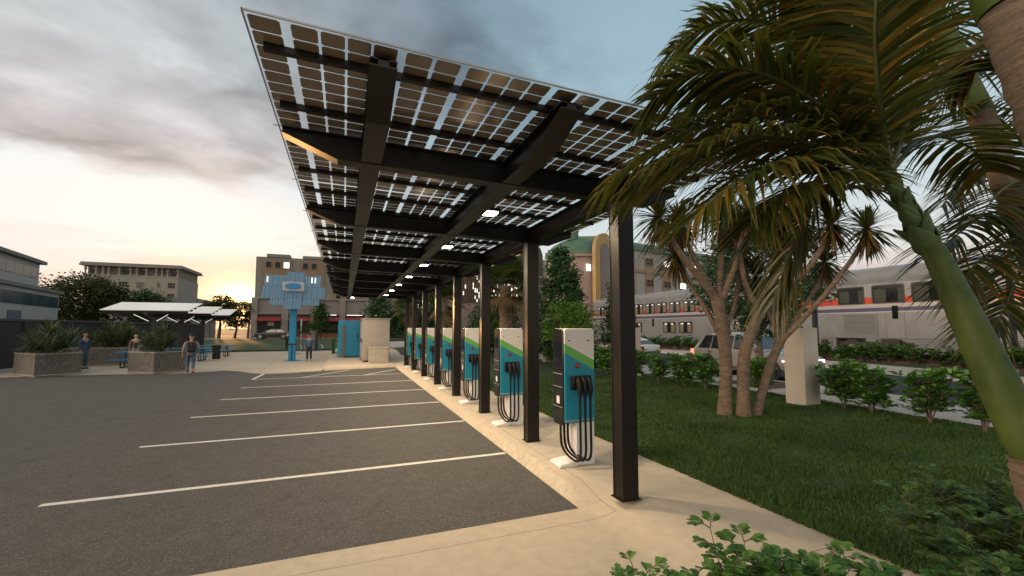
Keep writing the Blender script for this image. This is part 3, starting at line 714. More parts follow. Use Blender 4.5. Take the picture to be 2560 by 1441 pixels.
# square stone pillars on the lawn edge
PIL = M('pillar_render', (.50, .44, .37), rough=.85, var=.1, scale=1.5, bump=.2)
for k, (y, lab) in enumerate([(7.94, 'square beige pillar on the lawn beside the many-stemmed tree'), (15.2, 'square beige pillar half behind the nearest canopy post'), (23.2, 'square beige pillar seen between the two nearest chargers'), (31.2, 'square beige pillar seen just past the second charger')]):
    t = thing('stone_pillar', lab, 'pillar', (11.34, y, .14), 0, 'square pillars along the lawn')
    b = MB(); b.box((-.28, -.27, 0), (.28, .27, 1.97)); b.build('shaft', PIL, t, bevel=.006)
    b = MB(); b.box((-.281, -.271, 1.97), (.281, .271, 2.01)); b.build('cap', PIL, t, bevel=.006)
# ------------------------------------------------------------------ people
SKIN = M('skin_tan', (.36, .19, .12), rough=.55, var=.1, scale=8)
SKIN2 = M('skin_fair', (.50, .30, .22), rough=.55, var=.1, scale=8)
def skin_obj(name, chains, mat, parent, sub=1, root=0):
    """chains: list of lists of (key, (x,y,z), r); equal keys are one vertex"""
    idx = {}; vs = []; rs = []; es = []
    for ch in chains:
        prev = None
        for key, p, r in ch:
            if key not in idx: idx[key] = len(vs); vs.append(p); rs.append(r)
            if prev is not None: es.append((prev, idx[key]))
            prev = idx[key]
    me = bpy.data.meshes.new(name); me.from_pydata(vs, es, []); me.materials.append(mat)
    o = bpy.data.objects.new(name, me); COL.objects.link(o); o.parent = parent
    s = o.modifiers.new('Skin', 'SKIN'); s.use_smooth_shade = True; s.branch_smoothing = .6
    for i, r in enumerate(rs):
        d = me.skin_vertices[0].data[i]; d.radius = (r, r) if not isinstance(r, tuple) else r; d.use_root = (i == root)
    u = o.modifiers.new('Subsurf', 'SUBSURF'); u.levels = sub; u.render_levels = sub + 0
    return o
def person(label, loc, rz, H, pose, skin, top, pants, shoe, hair, longhair=False, cap=None, sleeves=True, vest=None):
    """local frame: facing -Y, height scaled to H metres"""
    t = thing('person', label, 'person', loc, rz)
    J = dict(pelvis=(0, 0, .95), waist=(0, .0, 1.08), chest=(0, .0, 1.32), neckb=(0, .015, 1.47), neck=(0, .01, 1.54), head=(0, -.01, 1.63), crown=(0, .0, 1.72), nose=(0, -.115, 1.625),
             shl=(.18, .01, 1.42), ell=(.24, .03, 1.14), wrl=(.25, -.03, .90), hal=(.25, -.05, .82),
             shr=(-.18, .01, 1.42), elr=(-.24, .03, 1.14), wrr=(-.25, -.03, .90), har=(-.25, -.05, .82),
             hil=(.09, 0, .90), knl=(.10, -.01, .49), anl=(.10, .02, .09), tol=(.12, -.15, .04),
             hir=(-.09, 0, .90), knr=(-.10, -.01, .49), anr=(-.10, .02, .09), tor=(-.12, -.15, .04))
    J.update(pose); k = H / 1.75
    J = {a: tuple(c * k for c in p) for a, p in J.items()}
    q = lambda a, r: (a, J[a], tuple(c * k for c in r) if isinstance(r, tuple) else r * k)
    mid = lambda a, b_, f=.5: tuple(J[a][i] * (1 - f) + J[b_][i] * f for i in range(3))
    ch = [[q('pelvis', (.14, .10)), q('waist', (.125, .09)), q('chest', (.15, .10)), q('neckb', .065), q('neck', .052), q('head', .088), q('crown', .07)], [q('head', .088), q('nose', .014)]]
    for s in 'lr':
        ch.append([q('chest', (.15, .10)), q('sh' + s, .058), q('el' + s, .042), q('wr' + s, .028), q('ha' + s, .033)])
        ch.append([q('pelvis', (.14, .10)), q('hi' + s, .085), q('kn' + s, .058), q('an' + s, .04), q('to' + s, .03)])
        hx, hy, hz = J['ha' + s]; wx, wy, wz = J['wr' + s]; d = Vector((hx - wx, hy - wy, hz - wz)).normalized(); sx = 1 if s == 'l' else -1
        for fi in range(4):
            o_ = Vector((hx, hy, hz)) + Vector((0, (fi - 1.5) * .019, 0)) * k + d * .03 * k
            ln = (.055, .066, .062, .048)[fi] * k
            ch.append([q('ha' + s, .033), ('f%s%d' % (s, fi), tuple(o_), .009 * k), ('g%s%d' % (s, fi), tuple(o_ + d * ln * .6), .0085 * k), ('h%s%d' % (s, fi), tuple(o_ + d * ln + Vector((-sx * .015, 0, 0)) * k), .007 * k)])
        th = Vector((hx, hy - .035 * k, hz + .01 * k))
        ch.append([q('ha' + s, .033), ('t%s' % s, tuple(th), .011 * k), ('u%s' % s, tuple(th + Vector((-sx * .01, -.018, -.035)) * k), .009 * k)])
        ch.append([q('head', .088), ('ear' + s, (J['head'][0] + sx * .092 * k, J['head'][1] + .01 * k, J['head'][2]), .014 * k)])
    skin_obj('body', ch, skin, t, 1)
    g = 1.14
    tc_ = [[('hemline', (J['pelvis'][0], J['pelvis'][1], J['pelvis'][2] - .09 * k), (.162 * k, .124 * k)), q('pelvis', (.16, .122)), q('waist', (.15, .112)), q('chest', (.172, .122)), ('nb', (J['neckb'][0], J['neckb'][1], J['neckb'][2] - .02 * k), .072 * k)]]
    for s in 'lr':
        e = [q('chest', (.172, .122)), q('sh' + s, .075)]
        e += [q('el' + s, .06), ('cuff' + s, mid('el' + s, 'wr' + s, .88), .047 * k)] if sleeves else [('sl' + s, mid('sh' + s, 'el' + s, .5), .062 * k)]
        tc_.append(e)
    skin_obj('shirt', tc_, top, t, 1)
    pc = [[('pw', (J['pelvis'][0], J['pelvis'][1], J['pelvis'][2] + .12 * k), (.142 * k, .108 * k)), q('pelvis', (.15, .115))]]
    for s in 'lr': pc.append([q('pelvis', (.15, .115)), q('hi' + s, .10), q('kn' + s, .074), ('hem' + s, mid('kn' + s, 'an' + s, .93), .062 * k)])
    skin_obj('trousers', pc, pants, t, 1)
    for s in 'lr':
        a, b_ = Vector(J['an' + s]), Vector(J['to' + s])
        skin_obj('shoe', [[('a', tuple(a + Vector((0, .04 * k, -.03 * k))), .047 * k), ('b', tuple(a.lerp(b_, .55) + Vector((0, 0, -.0 * k))), .047 * k), ('c', tuple(b_), .038 * k)]], shoe, t, 1)
    h0 = Vector(J['head'])
    hp = [[('a', tuple(h0 + Vector((0, .04, .02)) * k), .096 * k), ('b', tuple(h0 + Vector((0, .025, .085)) * k), .09 * k)]]
    if longhair: hp = [[('b', tuple(h0 + Vector((0, .015, .085)) * k), .084 * k), ('a', tuple(h0 + Vector((0, .04, .02)) * k), .092 * k), ('c', tuple(h0 + Vector((0, .06, -.10)) * k), .07 * k), ('d', tuple(h0 + Vector((0, .06, -.17)) * k), .045 * k)]]
    skin_obj('hair', hp, hair, t, 1)
    for s in (-1, 1):
        b = MB(); b.lathe([(.001, -.011), (.009, -.006), (.011, 0), (.009, .006), (.001, .011)], 8, tuple(h0 + Vector((s * .034, -.083, .012)) * k), axis='y'); b.build('eye', BLK, t, smooth=True)
    if cap:
        b = MB(); c = h0 + Vector((0, .01, .05)) * k
        b.lathe([(.105 * k, 0), (.103 * k, .03 * k), (.085 * k, .07 * k), (.045 * k, .095 * k), (.005, .1 * k)], 18, tuple(c))
        b.prism([(c.x + .1 * k * math.cos(a_), c.y - .02 * k - .17 * k * math.sin(a_)) for a_ in [math.pi * i / 10 for i in range(11)]], 'z', c.z, c.z + .012 * k)
        b.build('cap', cap, t, smooth=True)
    if vest:
        skin_obj('jacket', [[q('pelvis', (.10, .145)), ('w2', J['waist'], (.10 * k, .135 * k)), ('c2', J['chest'], (.11 * k, .145 * k))]], vest, t, 1)
    return t
JEANS = M('jeans_blue', (.06, .09, .14), rough=.85, var=.35, scale=9)
DARKP = M('dark_jeans', (.012, .015, .025), rough=.85, var=.3)
HAIRB = M('hair_dark', (.02, .013, .01), rough=.6); HAIRL = M('hair_blond', (.38, .27, .15), rough=.6)
SHOEB = M('shoe_tan', (.28, .12, .06), rough=.7); SHOED = M('shoe_dark', (.02, .018, .016), rough=.6)
walk = dict(knl=(.10, -.12, .50), anl=(.10, .06, .10), tol=(.11, -.10, .04), knr=(-.09, .04, .50), anr=(-.09, .36, .26), tor=(-.10, .27, .12), ell=(.25, .10, 1.16), wrl=(.28, .08, .92), hal=(.28, .06, .84), elr=(-.25, .03, 1.15), wrr=(-.28, -.08, .93), har=(-.28, -.11, .85))
person('man in a grey sweater and blue jeans walking away with a black backpack', (-6.4, 23.45, .0), rad(195), 1.86, walk, SKIN, M('sweater_grey', (.26, .215, .19), rough=.9, var=.2, scale=12), JEANS, SHOEB, HAIRB, cap=M('cap_black', (.012, .014, .016), rough=.8))
t = thing('backpack', 'black backpack on the back of the man in the grey sweater', 'backpack', (-6.4, 23.45, .0), rad(195))
BP = M('backpack_black', (.012, .013, .015), rough=.7, var=.3)
b = MB(); b.prism(rrect(-.16, 1.06, .16, 1.52, .07), 'y', .13, .30); b.build('main_bag', BP, t, smooth=True, bevel=.03)
b = MB(); b.prism(rrect(-.12, 1.09, .12, 1.3, .05), 'y', .305, .36); b.build('front_pocket', BP, t, smooth=True, bevel=.02)
b = MB(); b.box((-.012, .302, 1.37), (.012, .312, 1.47)); b.build('zip_pull', M('zip_red', (.4, .03, .03)), t)
for s in (-1, 1):
    b = MB(); b.tube(bez([(s * .11, .14, 1.5), (s * .13, .02, 1.56), (s * .14, -.13, 1.47), (s * .15, -.13, 1.3), (s * .16, .04, 1.12), (s * .13, .14, 1.1)], 18), .022, 6); b.build('strap', BP, t, smooth=True)
person('man in a dark blue shirt and teal trousers standing behind the wide planter', (-12.35, 28.6, .03), rad(75), 1.88, {}, SKIN, M('shirt_navy', (.016, .04, .095), rough=.8, var=.2, scale=10), M('trousers_teal', (.05, .09, .10), rough=.8, var=.3), SHOED, HAIRB)
person('fair-haired woman in a brown jacket standing behind the blue table', (-10.95, 30.5, .02), rad(25), 1.78, dict(ell=(.34, .06, 1.18), wrl=(.2, -.14, 1.08), hal=(.14, -.17, 1.07)), SKIN2, M('jacket_brown', (.16, .10, .085), rough=.85, var=.2), M('trousers_pale', (.38, .33, .30), rough=.85), SHOED, HAIRL, longhair=True, vest=M('top_black', (.012, .011, .012), rough=.9))
hd = person('young man in a blue hoodie and dark cap walking toward the chargers', (-2.02, 30.25, .03), rad(-4), 1.75, dict(knl=(.10, -.03, .49), anl=(.10, .10, .12), tol=(.11, -.07, .05), knr=(-.10, -.08, .5), anr=(-.10, -.06, .09)), SKIN, M('hoodie_blue', (.055, .10, .20), rough=.9, var=.25, scale=10), DARKP, M('shoe_grey', (.12, .11, .11)), HAIRB, cap=M('cap_black', (.012, .014, .016)))
b = MB()
for x in (-.095, -.045, .01, .06):
    b.box((x, -.139, 1.23), (x + .022, -.132, 1.4))
b.box((-.073, -.139, 1.383), (-.045, -.132, 1.4)); b.box((-.073, -.139, 1.23), (-.045, -.132, 1.247)); b.build('chest_print', M('print_pale', (.2, .25, .32), rough=.9), hd)
person('person in black coat standing with their back turned behind the solar tree', (-4.75, 44.0, .02), rad(150), 1.78, {}, SKIN, M('coat_black', (.008, .009, .012), rough=.85), M('trousers_black', (.008, .008, .01), rough=.85), SHOED, M('hair_auburn', (.09, .035, .02)))
# ------------------------------------------------------------------ buildings
GLD = M('window_dark', (.022, .018, .016), rough=.3, var=.3, scale=.6, spec=.15)
GLB = M('window_teal', (.05, .085, .095), rough=.25, var=.45, scale=.35, spec=.25)
LIT = M('lit_window', (.9, .88, .8), rough=.5, var=0, emit=(1, .95, .86), es=1.5)
STONE = M('stone_trim', (.26, .245, .225), rough=.8, var=.12)
def window(par, u0, u1, z0, z1, y, pane=None, frame=None, fw=.12, bars=(0, 0), inset=.0):
    """window on the facade plane local y (outside is -y): frame ring, pane behind it"""
    frame = frame or STONE; pane = pane or GLD
    b = MB(); p0, p1 = y - .08, y + .02
    b.box((u0, p0, z0), (u0 + fw, p1, z1)); b.box((u1 - fw, p0, z0), (u1, p1, z1)); b.box((u0 + fw, p0, z1 - fw), (u1 - fw, p1, z1)); b.box((u0 + fw, p0 - .04, z0), (u1 - fw, p1, z0 + fw))
    nx, nz = bars
    for k in range(1, nx + 1): x = u0 + (u1 - u0) * k / (nx + 1); b.box((x - .03, p0 + .03, z0 + fw), (x + .03, p1, z1 - fw))
    for k in range(1, nz + 1): z = z0 + (z1 - z0) * k / (nz + 1); b.box((u0 + fw, p0 + .034, z - .03), (u1 - fw, p1 - .004, z + .03))
    w_ = b.build('window', frame, par)
    b = MB(); b.box((u0 + fw * .9, y - .03, z0 + fw * .9), (u1 - fw * .9, y - .012, z1 - fw * .9)); b.build('pane', pane, w_)
    return w_
def boxpart(name, par, mat, *boxes, **kw):
    o = None
    for a, c in boxes:
        b = MB(); b.box(a, c); o = b.build(name, mat, par, **kw)
    return o
def aw(mat): return mat
# retail row with awnings, facade at y=92
RW = M('retail_wall', (.235, .205, .19), rough=.85, var=.1, scale=.4, bump=.1, bscale=8)
t = thing('retail_building', 'long low shop building with red awnings, grey pilasters and a brick base', 'building', (0, 92, 0))
boxpart('wall', t, RW, ((-15.9, .3, 0), (13.5, 14, 7.6)))
boxpart('parapet', t, STONE, ((-16.2, -.1, 7.6), (13.7, 14.2, 7.85)), ((-16.0, .12, 4.75), (13.6, .3, 4.95)))
for x0, x1 in ((-16.1, -15.1), (-11.1, -9.95), (-6.1, -4.9), (-.95, .15), (3.9, 4.95), (9.0, 10.1)):
    boxpart('pilaster', t, RW, ((x0, -.35, 0), (x1, .295, 7.6)))
BRK = M('brick_base', (.26, .095, .055), rough=.9, var=.25, scale=3)
AWN = M('awning_red', (.22, .025, .035), rough=.8, var=.15, scale=1)
bays = ((-15.1, -11.1), (-9.95, -6.1), (-4.9, -.95), (.15, 3.9), (4.95, 9.0))
for i, (x0, x1) in enumerate(bays):
    boxpart('brick_base', t, BRK, ((x0, -.05, 0), (x1, .296, 1.05)))
    b = MB(); b.prism([(.29, 4.25), (-1.2, 3.55), (-1.2, 3.4), (.29, 3.45)], 'x', x0 + .05, x1 - .05); b.build('awning', AWN, t)
    window(t, x0 + .05, x1 - .05, 1.06, 3.4, .28, GLD, M('shop_frame', (.06, .05, .045)), .08, (2, 0))
    w_ = window(t, x0 + .05, x1 - .05, 4.25, 4.75, .28, GLD, M('shop_frame', (.06, .05, .045)), .06, (1, 0))
    if i >= 2: boxpart('light_strip', w_, LIT, ((x0 + .3, .18, 4.62), (x1 - .5, .196, 4.7)))
boxpart('shop_notice', t, M('notice_cream', (.45, .40, .31)), ((-13.4, .1, 2.55), (-12.35, .16, 3.25)))
# taller block above the shops
TW = M('tower_wall', (.20, .19, .165), rough=.88, var=.1, scale=.25); TB = M('tower_brown', (.215, .15, .095), rough=.88, var=.1, scale=.3)
t = thing('office_block', 'tall beige and brown block rising behind the shop row', 'building', (0, 100, 0))
boxpart('wall', t, TW, ((-17.1, .25, 0), (12.5, 22, 16.75)))
boxpart('parapet', t, TW, ((-15.2, 0, 16.75), (-10.95, 4, 17.4)), ((-8.5, 0, 16.75), (-4.6, 4, 17.32)), ((-2, 0, 16.75), (3, 4, 17.3)))
for x0, x1 in ((-15.85, -10.5), (-8.9, -4.2), (-2.4, 3.2)): boxpart('brown_panel', t, TB, ((x0, .02, 7.7), (x1, .25, 16.2)))
for fl in range(3):
    dz = -3.3 * fl
    for x0, x1 in ((-15.35, -14.2), (-13.7, -12.5), (-12.1, -10.9), (-8.5, -7.35), (-6.85, -5.7), (-1.9, -.8), (.2, 1.3)):
        lit = fl == 0 and x0 == -12.1
        window(t, x0, x1, 14.45 + dz, 15.85 + dz, .0, LIT if lit else GLD, TW, .1)
# far hotel with a deep flat roof and loggia
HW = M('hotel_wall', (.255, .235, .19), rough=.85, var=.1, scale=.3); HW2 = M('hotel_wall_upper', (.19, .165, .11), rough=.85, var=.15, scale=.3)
HR = M('hotel_roof', (.19, .18, .175), rough=.8)
t = thing('hotel_building', 'big pale hotel with a flat overhanging roof and a row of small columns', 'building', (0, 150, 0))
boxpart('wall', t, HW, ((-66.0, 0, 0), (-44.9, 18, 16.6)))
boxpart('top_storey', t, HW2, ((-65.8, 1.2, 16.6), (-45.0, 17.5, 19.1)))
boxpart('roof', t, HR, ((-66.9, -.9, 19.1), (-43.9, 18.6, 19.5)), ((-66.7, -.7, 19.5), (-44.1, 18.4, 20.05)))
boxpart('balcony_band', t, STONE, ((-66.1, -.12, 16.45), (-44.8, .3, 16.75)))
for x in (-65.9, -63.6, -62.1, -60.9, -58.6, -56.1, -54.7, -52.5, -50.2, -48.9, -47.6, -45.2):
    b = MB(); b.lathe([(.34, 16.76), (.34, 17.1), (.22, 17.2), (.2, 18.0), (.38, 18.15), (.38, 18.4), (.28, 18.5), (.28, 19.09)], 10, (x, .25, 0)); b.build('column', STONE, t, smooth=True)
for x0, x1 in ((-65.4, -63.9), (-61.8, -61.2), (-58.3, -56.5), (-54.4, -52.8), (-49.9, -49.2), (-47.2, -45.5)): window(t, x0, x1, 16.9, 18.6, 1.2, GLD, STONE, .12, (2, 0))
for z0, z1 in ((13.35, 15.1), (10.3, 12.0)):
    for x0, x1, bx in ((-65.3, -63.4, 1), (-61.9, -60.9, 0), (-58.6, -56.3, 2), (-54.7, -52.7, 0), (-50.0, -49.0, 0), (-47.5, -45.5, 2)):
        window(t, x0, x1, z0, z1, 0, GLD if bx else M('window_brown', (.075, .055, .042), rough=.3), STONE, .16, (bx, 1 if bx else 0))
# low grey building between
GW = M('greyblue_wall', (.155, .17, .185), rough=.8, var=.08, scale=.4); GW2 = M('pale_blue_wall', (.30, .31, .345), rough=.8, var=.06, scale=.4)
t = thing('low_building', 'low grey hall with a plain grey band and dark openings behind the shelters', 'building', (0, 100, 0))
boxpart('wall', t, GW2, ((-39.4, .3, 0), (-26.3, 12, 6.2)))
b = MB(); b.prism([(-39.6, 6.1), (-26.4, 6.1), (-24.3, 5.9), (-24.3, 6.9), (-26.6, 7.85), (-39.6, 7.7)], 'y', -.6, 12.5); b.build('roof_band', GW, t)
boxpart('side_wall', t, M('grey_side', (.2, .2, .2), rough=.85), ((-27.3, -.2, 0), (-24.5, .29, 5.9)))
for x0, x1 in ((-37, -34.6), (-34.3, -32.3), (-32.1, -30.3), (-30.1, -27.5)): window(t, x0, x1, 1.1, 3.4, .28, GLD, M('pale_frame', (.4, .39, .38)), .14)
boxpart('canopy_slab', t, M('pale_frame', (.4, .39, .38)), ((-38, -.5, 3.45), (-27.4, .29, 3.75)))
# left white building, turned 11 degrees
LW = M('white_render', (.40, .385, .36), rough=.85, var=.08, scale=.5); LT = M('roof_edge', (.22, .205, .18), rough=.85, var=.2, scale=2)
A_ = math.atan2(.19, .98)
t = thing('stepped_building', 'white stepped office building with long teal window bands', 'building', (-30.0, 40.0, 0), A_)
# local +y runs along the facade (s - 44.9), local +x is the outside face
def S(v): return v - 44.9
boxpart('wall', t, LW, ((-24, S(61), 0), (0, S(85.6), 6.9)), ((-24, S(61), 6.9), (-.0, S(77.9), 10.2)))
boxpart('roof_edge', t, LT, ((-24.3, S(60.6), 6.9), (.35, S(86.2), 7.3)))
boxpart('roof', t, LT, ((-24.4, S(60.6), 10.2), (.5, S(78.6), 10.6)))
for z0, z1, e in ((8.35, 9.55, 77.3), (4.9, 6.35, 85.2)):
    n_ = 7; a0 = 62; w_ = (e - a0) / n_
    for k in range(n_):
        b = MB(); b.box((.0, S(a0 + w_ * k + .03), z0), (.05, S(a0 + w_ * (k + 1) - .03), z1)); f_ = b.build('window', GLB, t)
b = MB(); b.box((0, S(69.9), 1.9), (.06, S(73.5), 4.15)); b.build('shutter', M('shutter_blue', (.10, .13, .16), rough=.6, var=.3, scale=2), t)
b = MB(); b.box((0, S(62), 7.6), (.06, S(62.8), 9.0)); b.build('dark_pipe', GLD, t)
# green domed building behind the train
DW = M('plaster_grey', (.30, .285, .265), rough=.85, var=.08, scale=.4); DP = M('plaster_pink', (.27, .195, .17), rough=.85, var=.12, scale=.4); DB = M('plaster_brown', (.27, .19, .13), rough=.85)
DG = M('copper_green', (.055, .12, .08), rough=.55, var=.25, scale=.6); GOLD = M('gold_arch', (.33, .21, .07), rough=.4, var=.15, scale=.6)
t = thing('domed_building', 'pink and grey building with a green dome and a tall golden arch', 'building', (50, 60, 0), math.atan2(.225, .974))
boxpart('wall', t, DW, ((-5.0, .2, 0), (30, 16, 15.2)))
boxpart('corner_wall', t, DP, ((-11.9, .0, 0), (-5.0, 15, 14.2)))
b = MB(); b.lathe([(5.2, 0), (5.2, 12.9), (5.5, 12.9), (5.5, 13.3), (5.2, 13.35)], 28, (-14.0, 4.0, 0)); b.build('drum', DP, t, smooth=True)
b = MB(); b.lathe([(5.25, 13.3)] + [(5.25 * math.cos(a), 13.3 + 3.3 * math.sin(a)) for a in [k * math.pi / 2 / 8 for k in range(8)]] + [(.3, 16.6)], 28, (-14.0, 4.0, 0)); dm = b.build('dome', DG, t, smooth=True)
b = MB(); b.lathe([(.95, 15.9), (.95, 17.2), (1.05, 17.3), (.9, 17.8), (.5, 18.15), (.05, 18.3), (.04, 19.4)], 16, (-16.4, 3.0, 0)); b.build('cupola', DG, dm, smooth=True)
b = MB(); b.prism([(.0, 15.15), (16.2, 15.15), (16, 16.0), (13.5, 17.2), (8, 18.1), (2.7, 17.2), (.2, 16.0)], 'x', -11.5, 30); b.build('roof', DG, t)
def archpoly(x0, x1, zt, n=12):
    r = (x1 - x0) / 2; c = (x0 + x1) / 2
    return [(x0, 0), (x1, 0)] + [(c + r * math.cos(math.pi * k / n), zt - r * 1.3 + r * 1.3 * math.sin(math.pi * k / n)) for k in range(n + 1)]
b = MB(); b.prism(archpoly(-16.3, -12.2, 16.5), 'y', -1.9, -1.2); ar = b.build('arch', GOLD, t)
b = MB(); b.prism(archpoly(-15.25, -13.4, 14.9), 'y', -1.96, -1.902); b.build('arch_glass', M('arch_glass', (.10, .075, .06), rough=.1, var=.5, scale=.25, spec=.8), ar)
boxpart('string_course', t, DB, ((-5.0, -.02, 11.45), (30, .195, 12.0)), ((-11.9, -.12, 11.45), (-5.0, -.005, 11.8)))
LG = {0, 5, 7}
k = 0
for x0, x1 in ((-2.4, -.4), (2.3, 4.4), (7.0, 9.0), (11.5, 13.5), (16, 18), (20.5, 22.5)):
    boxpart('brown_panel', t, DB, ((x0 - .05, .06, 0), (x1 + .05, .2, 12.8)))
    for z0, z1 in ((12.8, 14.1), (9.15, 10.4), (5.5, 6.8)):
        window(t, x0, x1, z0, z1, .04, LIT if (x0, z0) in ((2.3, 12.8), (7.0, 9.15), (11.5, 12.8), (16, 9.15)) else GLD, DB, .1, (1, 1)); k += 1
for x0, x1 in ((-11.7, -10.7), (-8.6, -7.4)):
    for z0, z1, q in ((11.85, 13.2, 1), (8.5, 9.8, 0), (5.2, 6.5, 0)): window(t, x0, x1, z0, z1, -.02, LIT if q else GLD, DW, .1, (1, 1))
b = MB(); b.box((-16.95, -.75, 10.7), (-16.15, -.6, 11.7)); b.build('lit_window', LIT, t)
# lattice fronted lit building
LAT = M('lattice_bronze', (.17, .115, .075), rough=.6, var=.2)
t = thing('lattice_building', 'building with a brown vertical lattice and many small lit windows', 'building', (27, 76, 0), math.atan2(.225, .974))
boxpart('wall', t, M('lattice_back', (.10, .07, .05), rough=.8), ((-9.5, .3, 0), (4.6, 10, 15.5)))
boxpart('brick_base', t, DP, ((-9.6, .0, 0), (4.7, .29, 6.6)))
b = MB()
for q in range(36): x = -9.4 + q * .4; b.box((x, -.15, 6.6), (x + .1, .1, 15.6))
b.build('lattice_screen', LAT, t)
b = MB(); RR = random.Random(5)
for q in range(80):
    x = -9.1 + RR.randrange(34) * .4; z = 6.8 + RR.randrange(14) * .6; b.box((x, .18, z), (x + .2, .298, z + .8 * RR.uniform(.5, 1)))
o = b.build('lit_slots', LIT, t)
# grey building with a barrel roof farther back
t = thing('barrel_building', 'grey stepped building with a dark rounded roof behind the trees', 'building', (39.5, 86, 0), math.atan2(.225, .974))
boxpart('wall', t, DW, ((-6, 0, 0), (1.0, 10, 13.2)), ((1.0, .5, 0), (4.6, 10, 16.4)), ((1.0, 1.2, 16.4), (3.2, 10, 17.6)))
b = MB(); b.prism([(-6.2, 13.2), (1.2, 13.2), (1.2, 18.2), (.6, 19.6), (-.6, 20.6), (-2.5, 21), (-4.4, 20.6), (-5.6, 19.6), (-6.2, 18)], 'y', -.5, 10); b.build('barrel_roof', M('dark_roof', (.075, .06, .05), rough=.7, var=.2), t)
for q in range(3): window(t, -5.4 + q * 2.1, -3.9 + q * 2.1, 9.5, 12.4, 0, GLD, STONE, .15, (1, 0))
for z in (13.0, 9.0): boxpart('ledge', t, STONE, ((-6.4, -.9, z), (2.6, -.005, z + .5)))
# more street front to the right, mostly hidden by the palms
t = thing('pale_shed', 'plain pale shed roof behind the end of the train', 'building', (44, -6, 0))
boxpart('wall', t, M('shed_wall', (.3, .29, .28), rough=.8), ((0, 0, 0), (8, 30, 5.2)))
b = MB(); b.prism([(-.6, 5.2), (8.6, 5.2), (8.6, 5.5), (4, 6.6), (-.6, 5.5)], 'y', -1, 31); b.build('roof', M('shed_roof', (.33, .32, .31), rough=.6), t)
# fence at the far end by the trees
t = thing('far_wall', 'low dark wall behind the far trees right of the cabinet', 'wall', (6, 84, 0))
boxpart('wall_face', t, WALL, ((0, 0, 0), (14, .3, 2.4))); boxpart('coping', t, M('wall_coping', (.06, .05, .045)), ((-.05, -.05, 2.4), (14.05, .35, 2.5)))
b = MB(); b.add([(4.6, 44.6, .16), (9, 48, .16), (12, 62, .16), (12, 70, .16), (3, 62, .16), (3.5, 55, .16)], [(0, 1, 2, 3, 4, 5)]); struct('path', b, CON2)
b = MB(); b.quad((-32, 86.6, .17), (14, 86.6, .17), (14, 92.3, .18), (-32, 92.3, .18)); struct('sidewalk', b, CON2)
b = MB(); b.quad((-40, 88, .19), (-16.2, 88, .19), (-16.2, 130, .2), (-40, 130, .2)); struct('street', b, M('far_paving', (.33, .27, .23), rough=.9, var=.3, scale=.3))
# ------------------------------------------------------------------ train
def trainmat():
    m, nt, out = new_mat('stainless_livery')
    tc = N(nt, 'ShaderNodeTexCoord'); s = N(nt, 'ShaderNodeSeparateXYZ'); L(nt, tc.outputs['Object'], s.inputs[0]); z = s.outputs[2]
    nz = noise(nt, tc.outputs['Object'], 1.2, 5)
    c = ramp(nt, nz, [(.3, (.17, .175, .185)), (.7, (.225, .23, .24))]).outputs[0]
    def band(a, b_, colr, c):
        f = mth(nt, 'MULTIPLY', mth(nt, 'GREATER_THAN', z, a), mth(nt, 'LESS_THAN', z, b_)); return mixc(nt, f, c, colr)
    c = band(3.32, 3.55, (.33, .31, .295), c); c = band(3.10, 3.32, (.06, .06, .125), c); c = band(3.04, 3.10, (.36, .35, .35), c)
    c = band(3.55, 3.94, (.40, .045, .02), c)
    c = mixc(nt, mth(nt, 'GREATER_THAN', z, 5.22), c, (.25, .24, .235))
    flute = mth(nt, 'MULTIPLY', mth(nt, 'SINE', mth(nt, 'MULTIPLY', z, 70)), mth(nt, 'MAXIMUM', mth(nt, 'LESS_THAN', z, 1.55), mth(nt, 'GREATER_THAN', z, 4.75)))
    bp = N(nt, 'ShaderNodeBump'); bp.inputs['Strength'].default_value = .5; bp.inputs['Distance'].default_value = .02; L(nt, flute, bp.inputs['Height'])
    principled(nt, out, **{'Base Color': c, 'Roughness': .36, 'Metallic': .35, 'Normal': bp.outputs[0]}); return m
TR = trainmat(); TLAMP = M('train_lamp', (.7, .66, .58), rough=.5, emit=(1, .92, .8), es=.55)
TRG = M('train_glass', (.012, .012, .014), rough=.08, var=.3, spec=.8); TRK = M('train_black', (.02, .019, .018), rough=.6); TRF = M('train_frame', (.03, .03, .03), rough=.5)
SILV = M('train_panel', (.21, .213, .22), rough=.4, metal=.35, var=.08)
SEATM = M('seat_back', (.13, .11, .085), rough=.8)
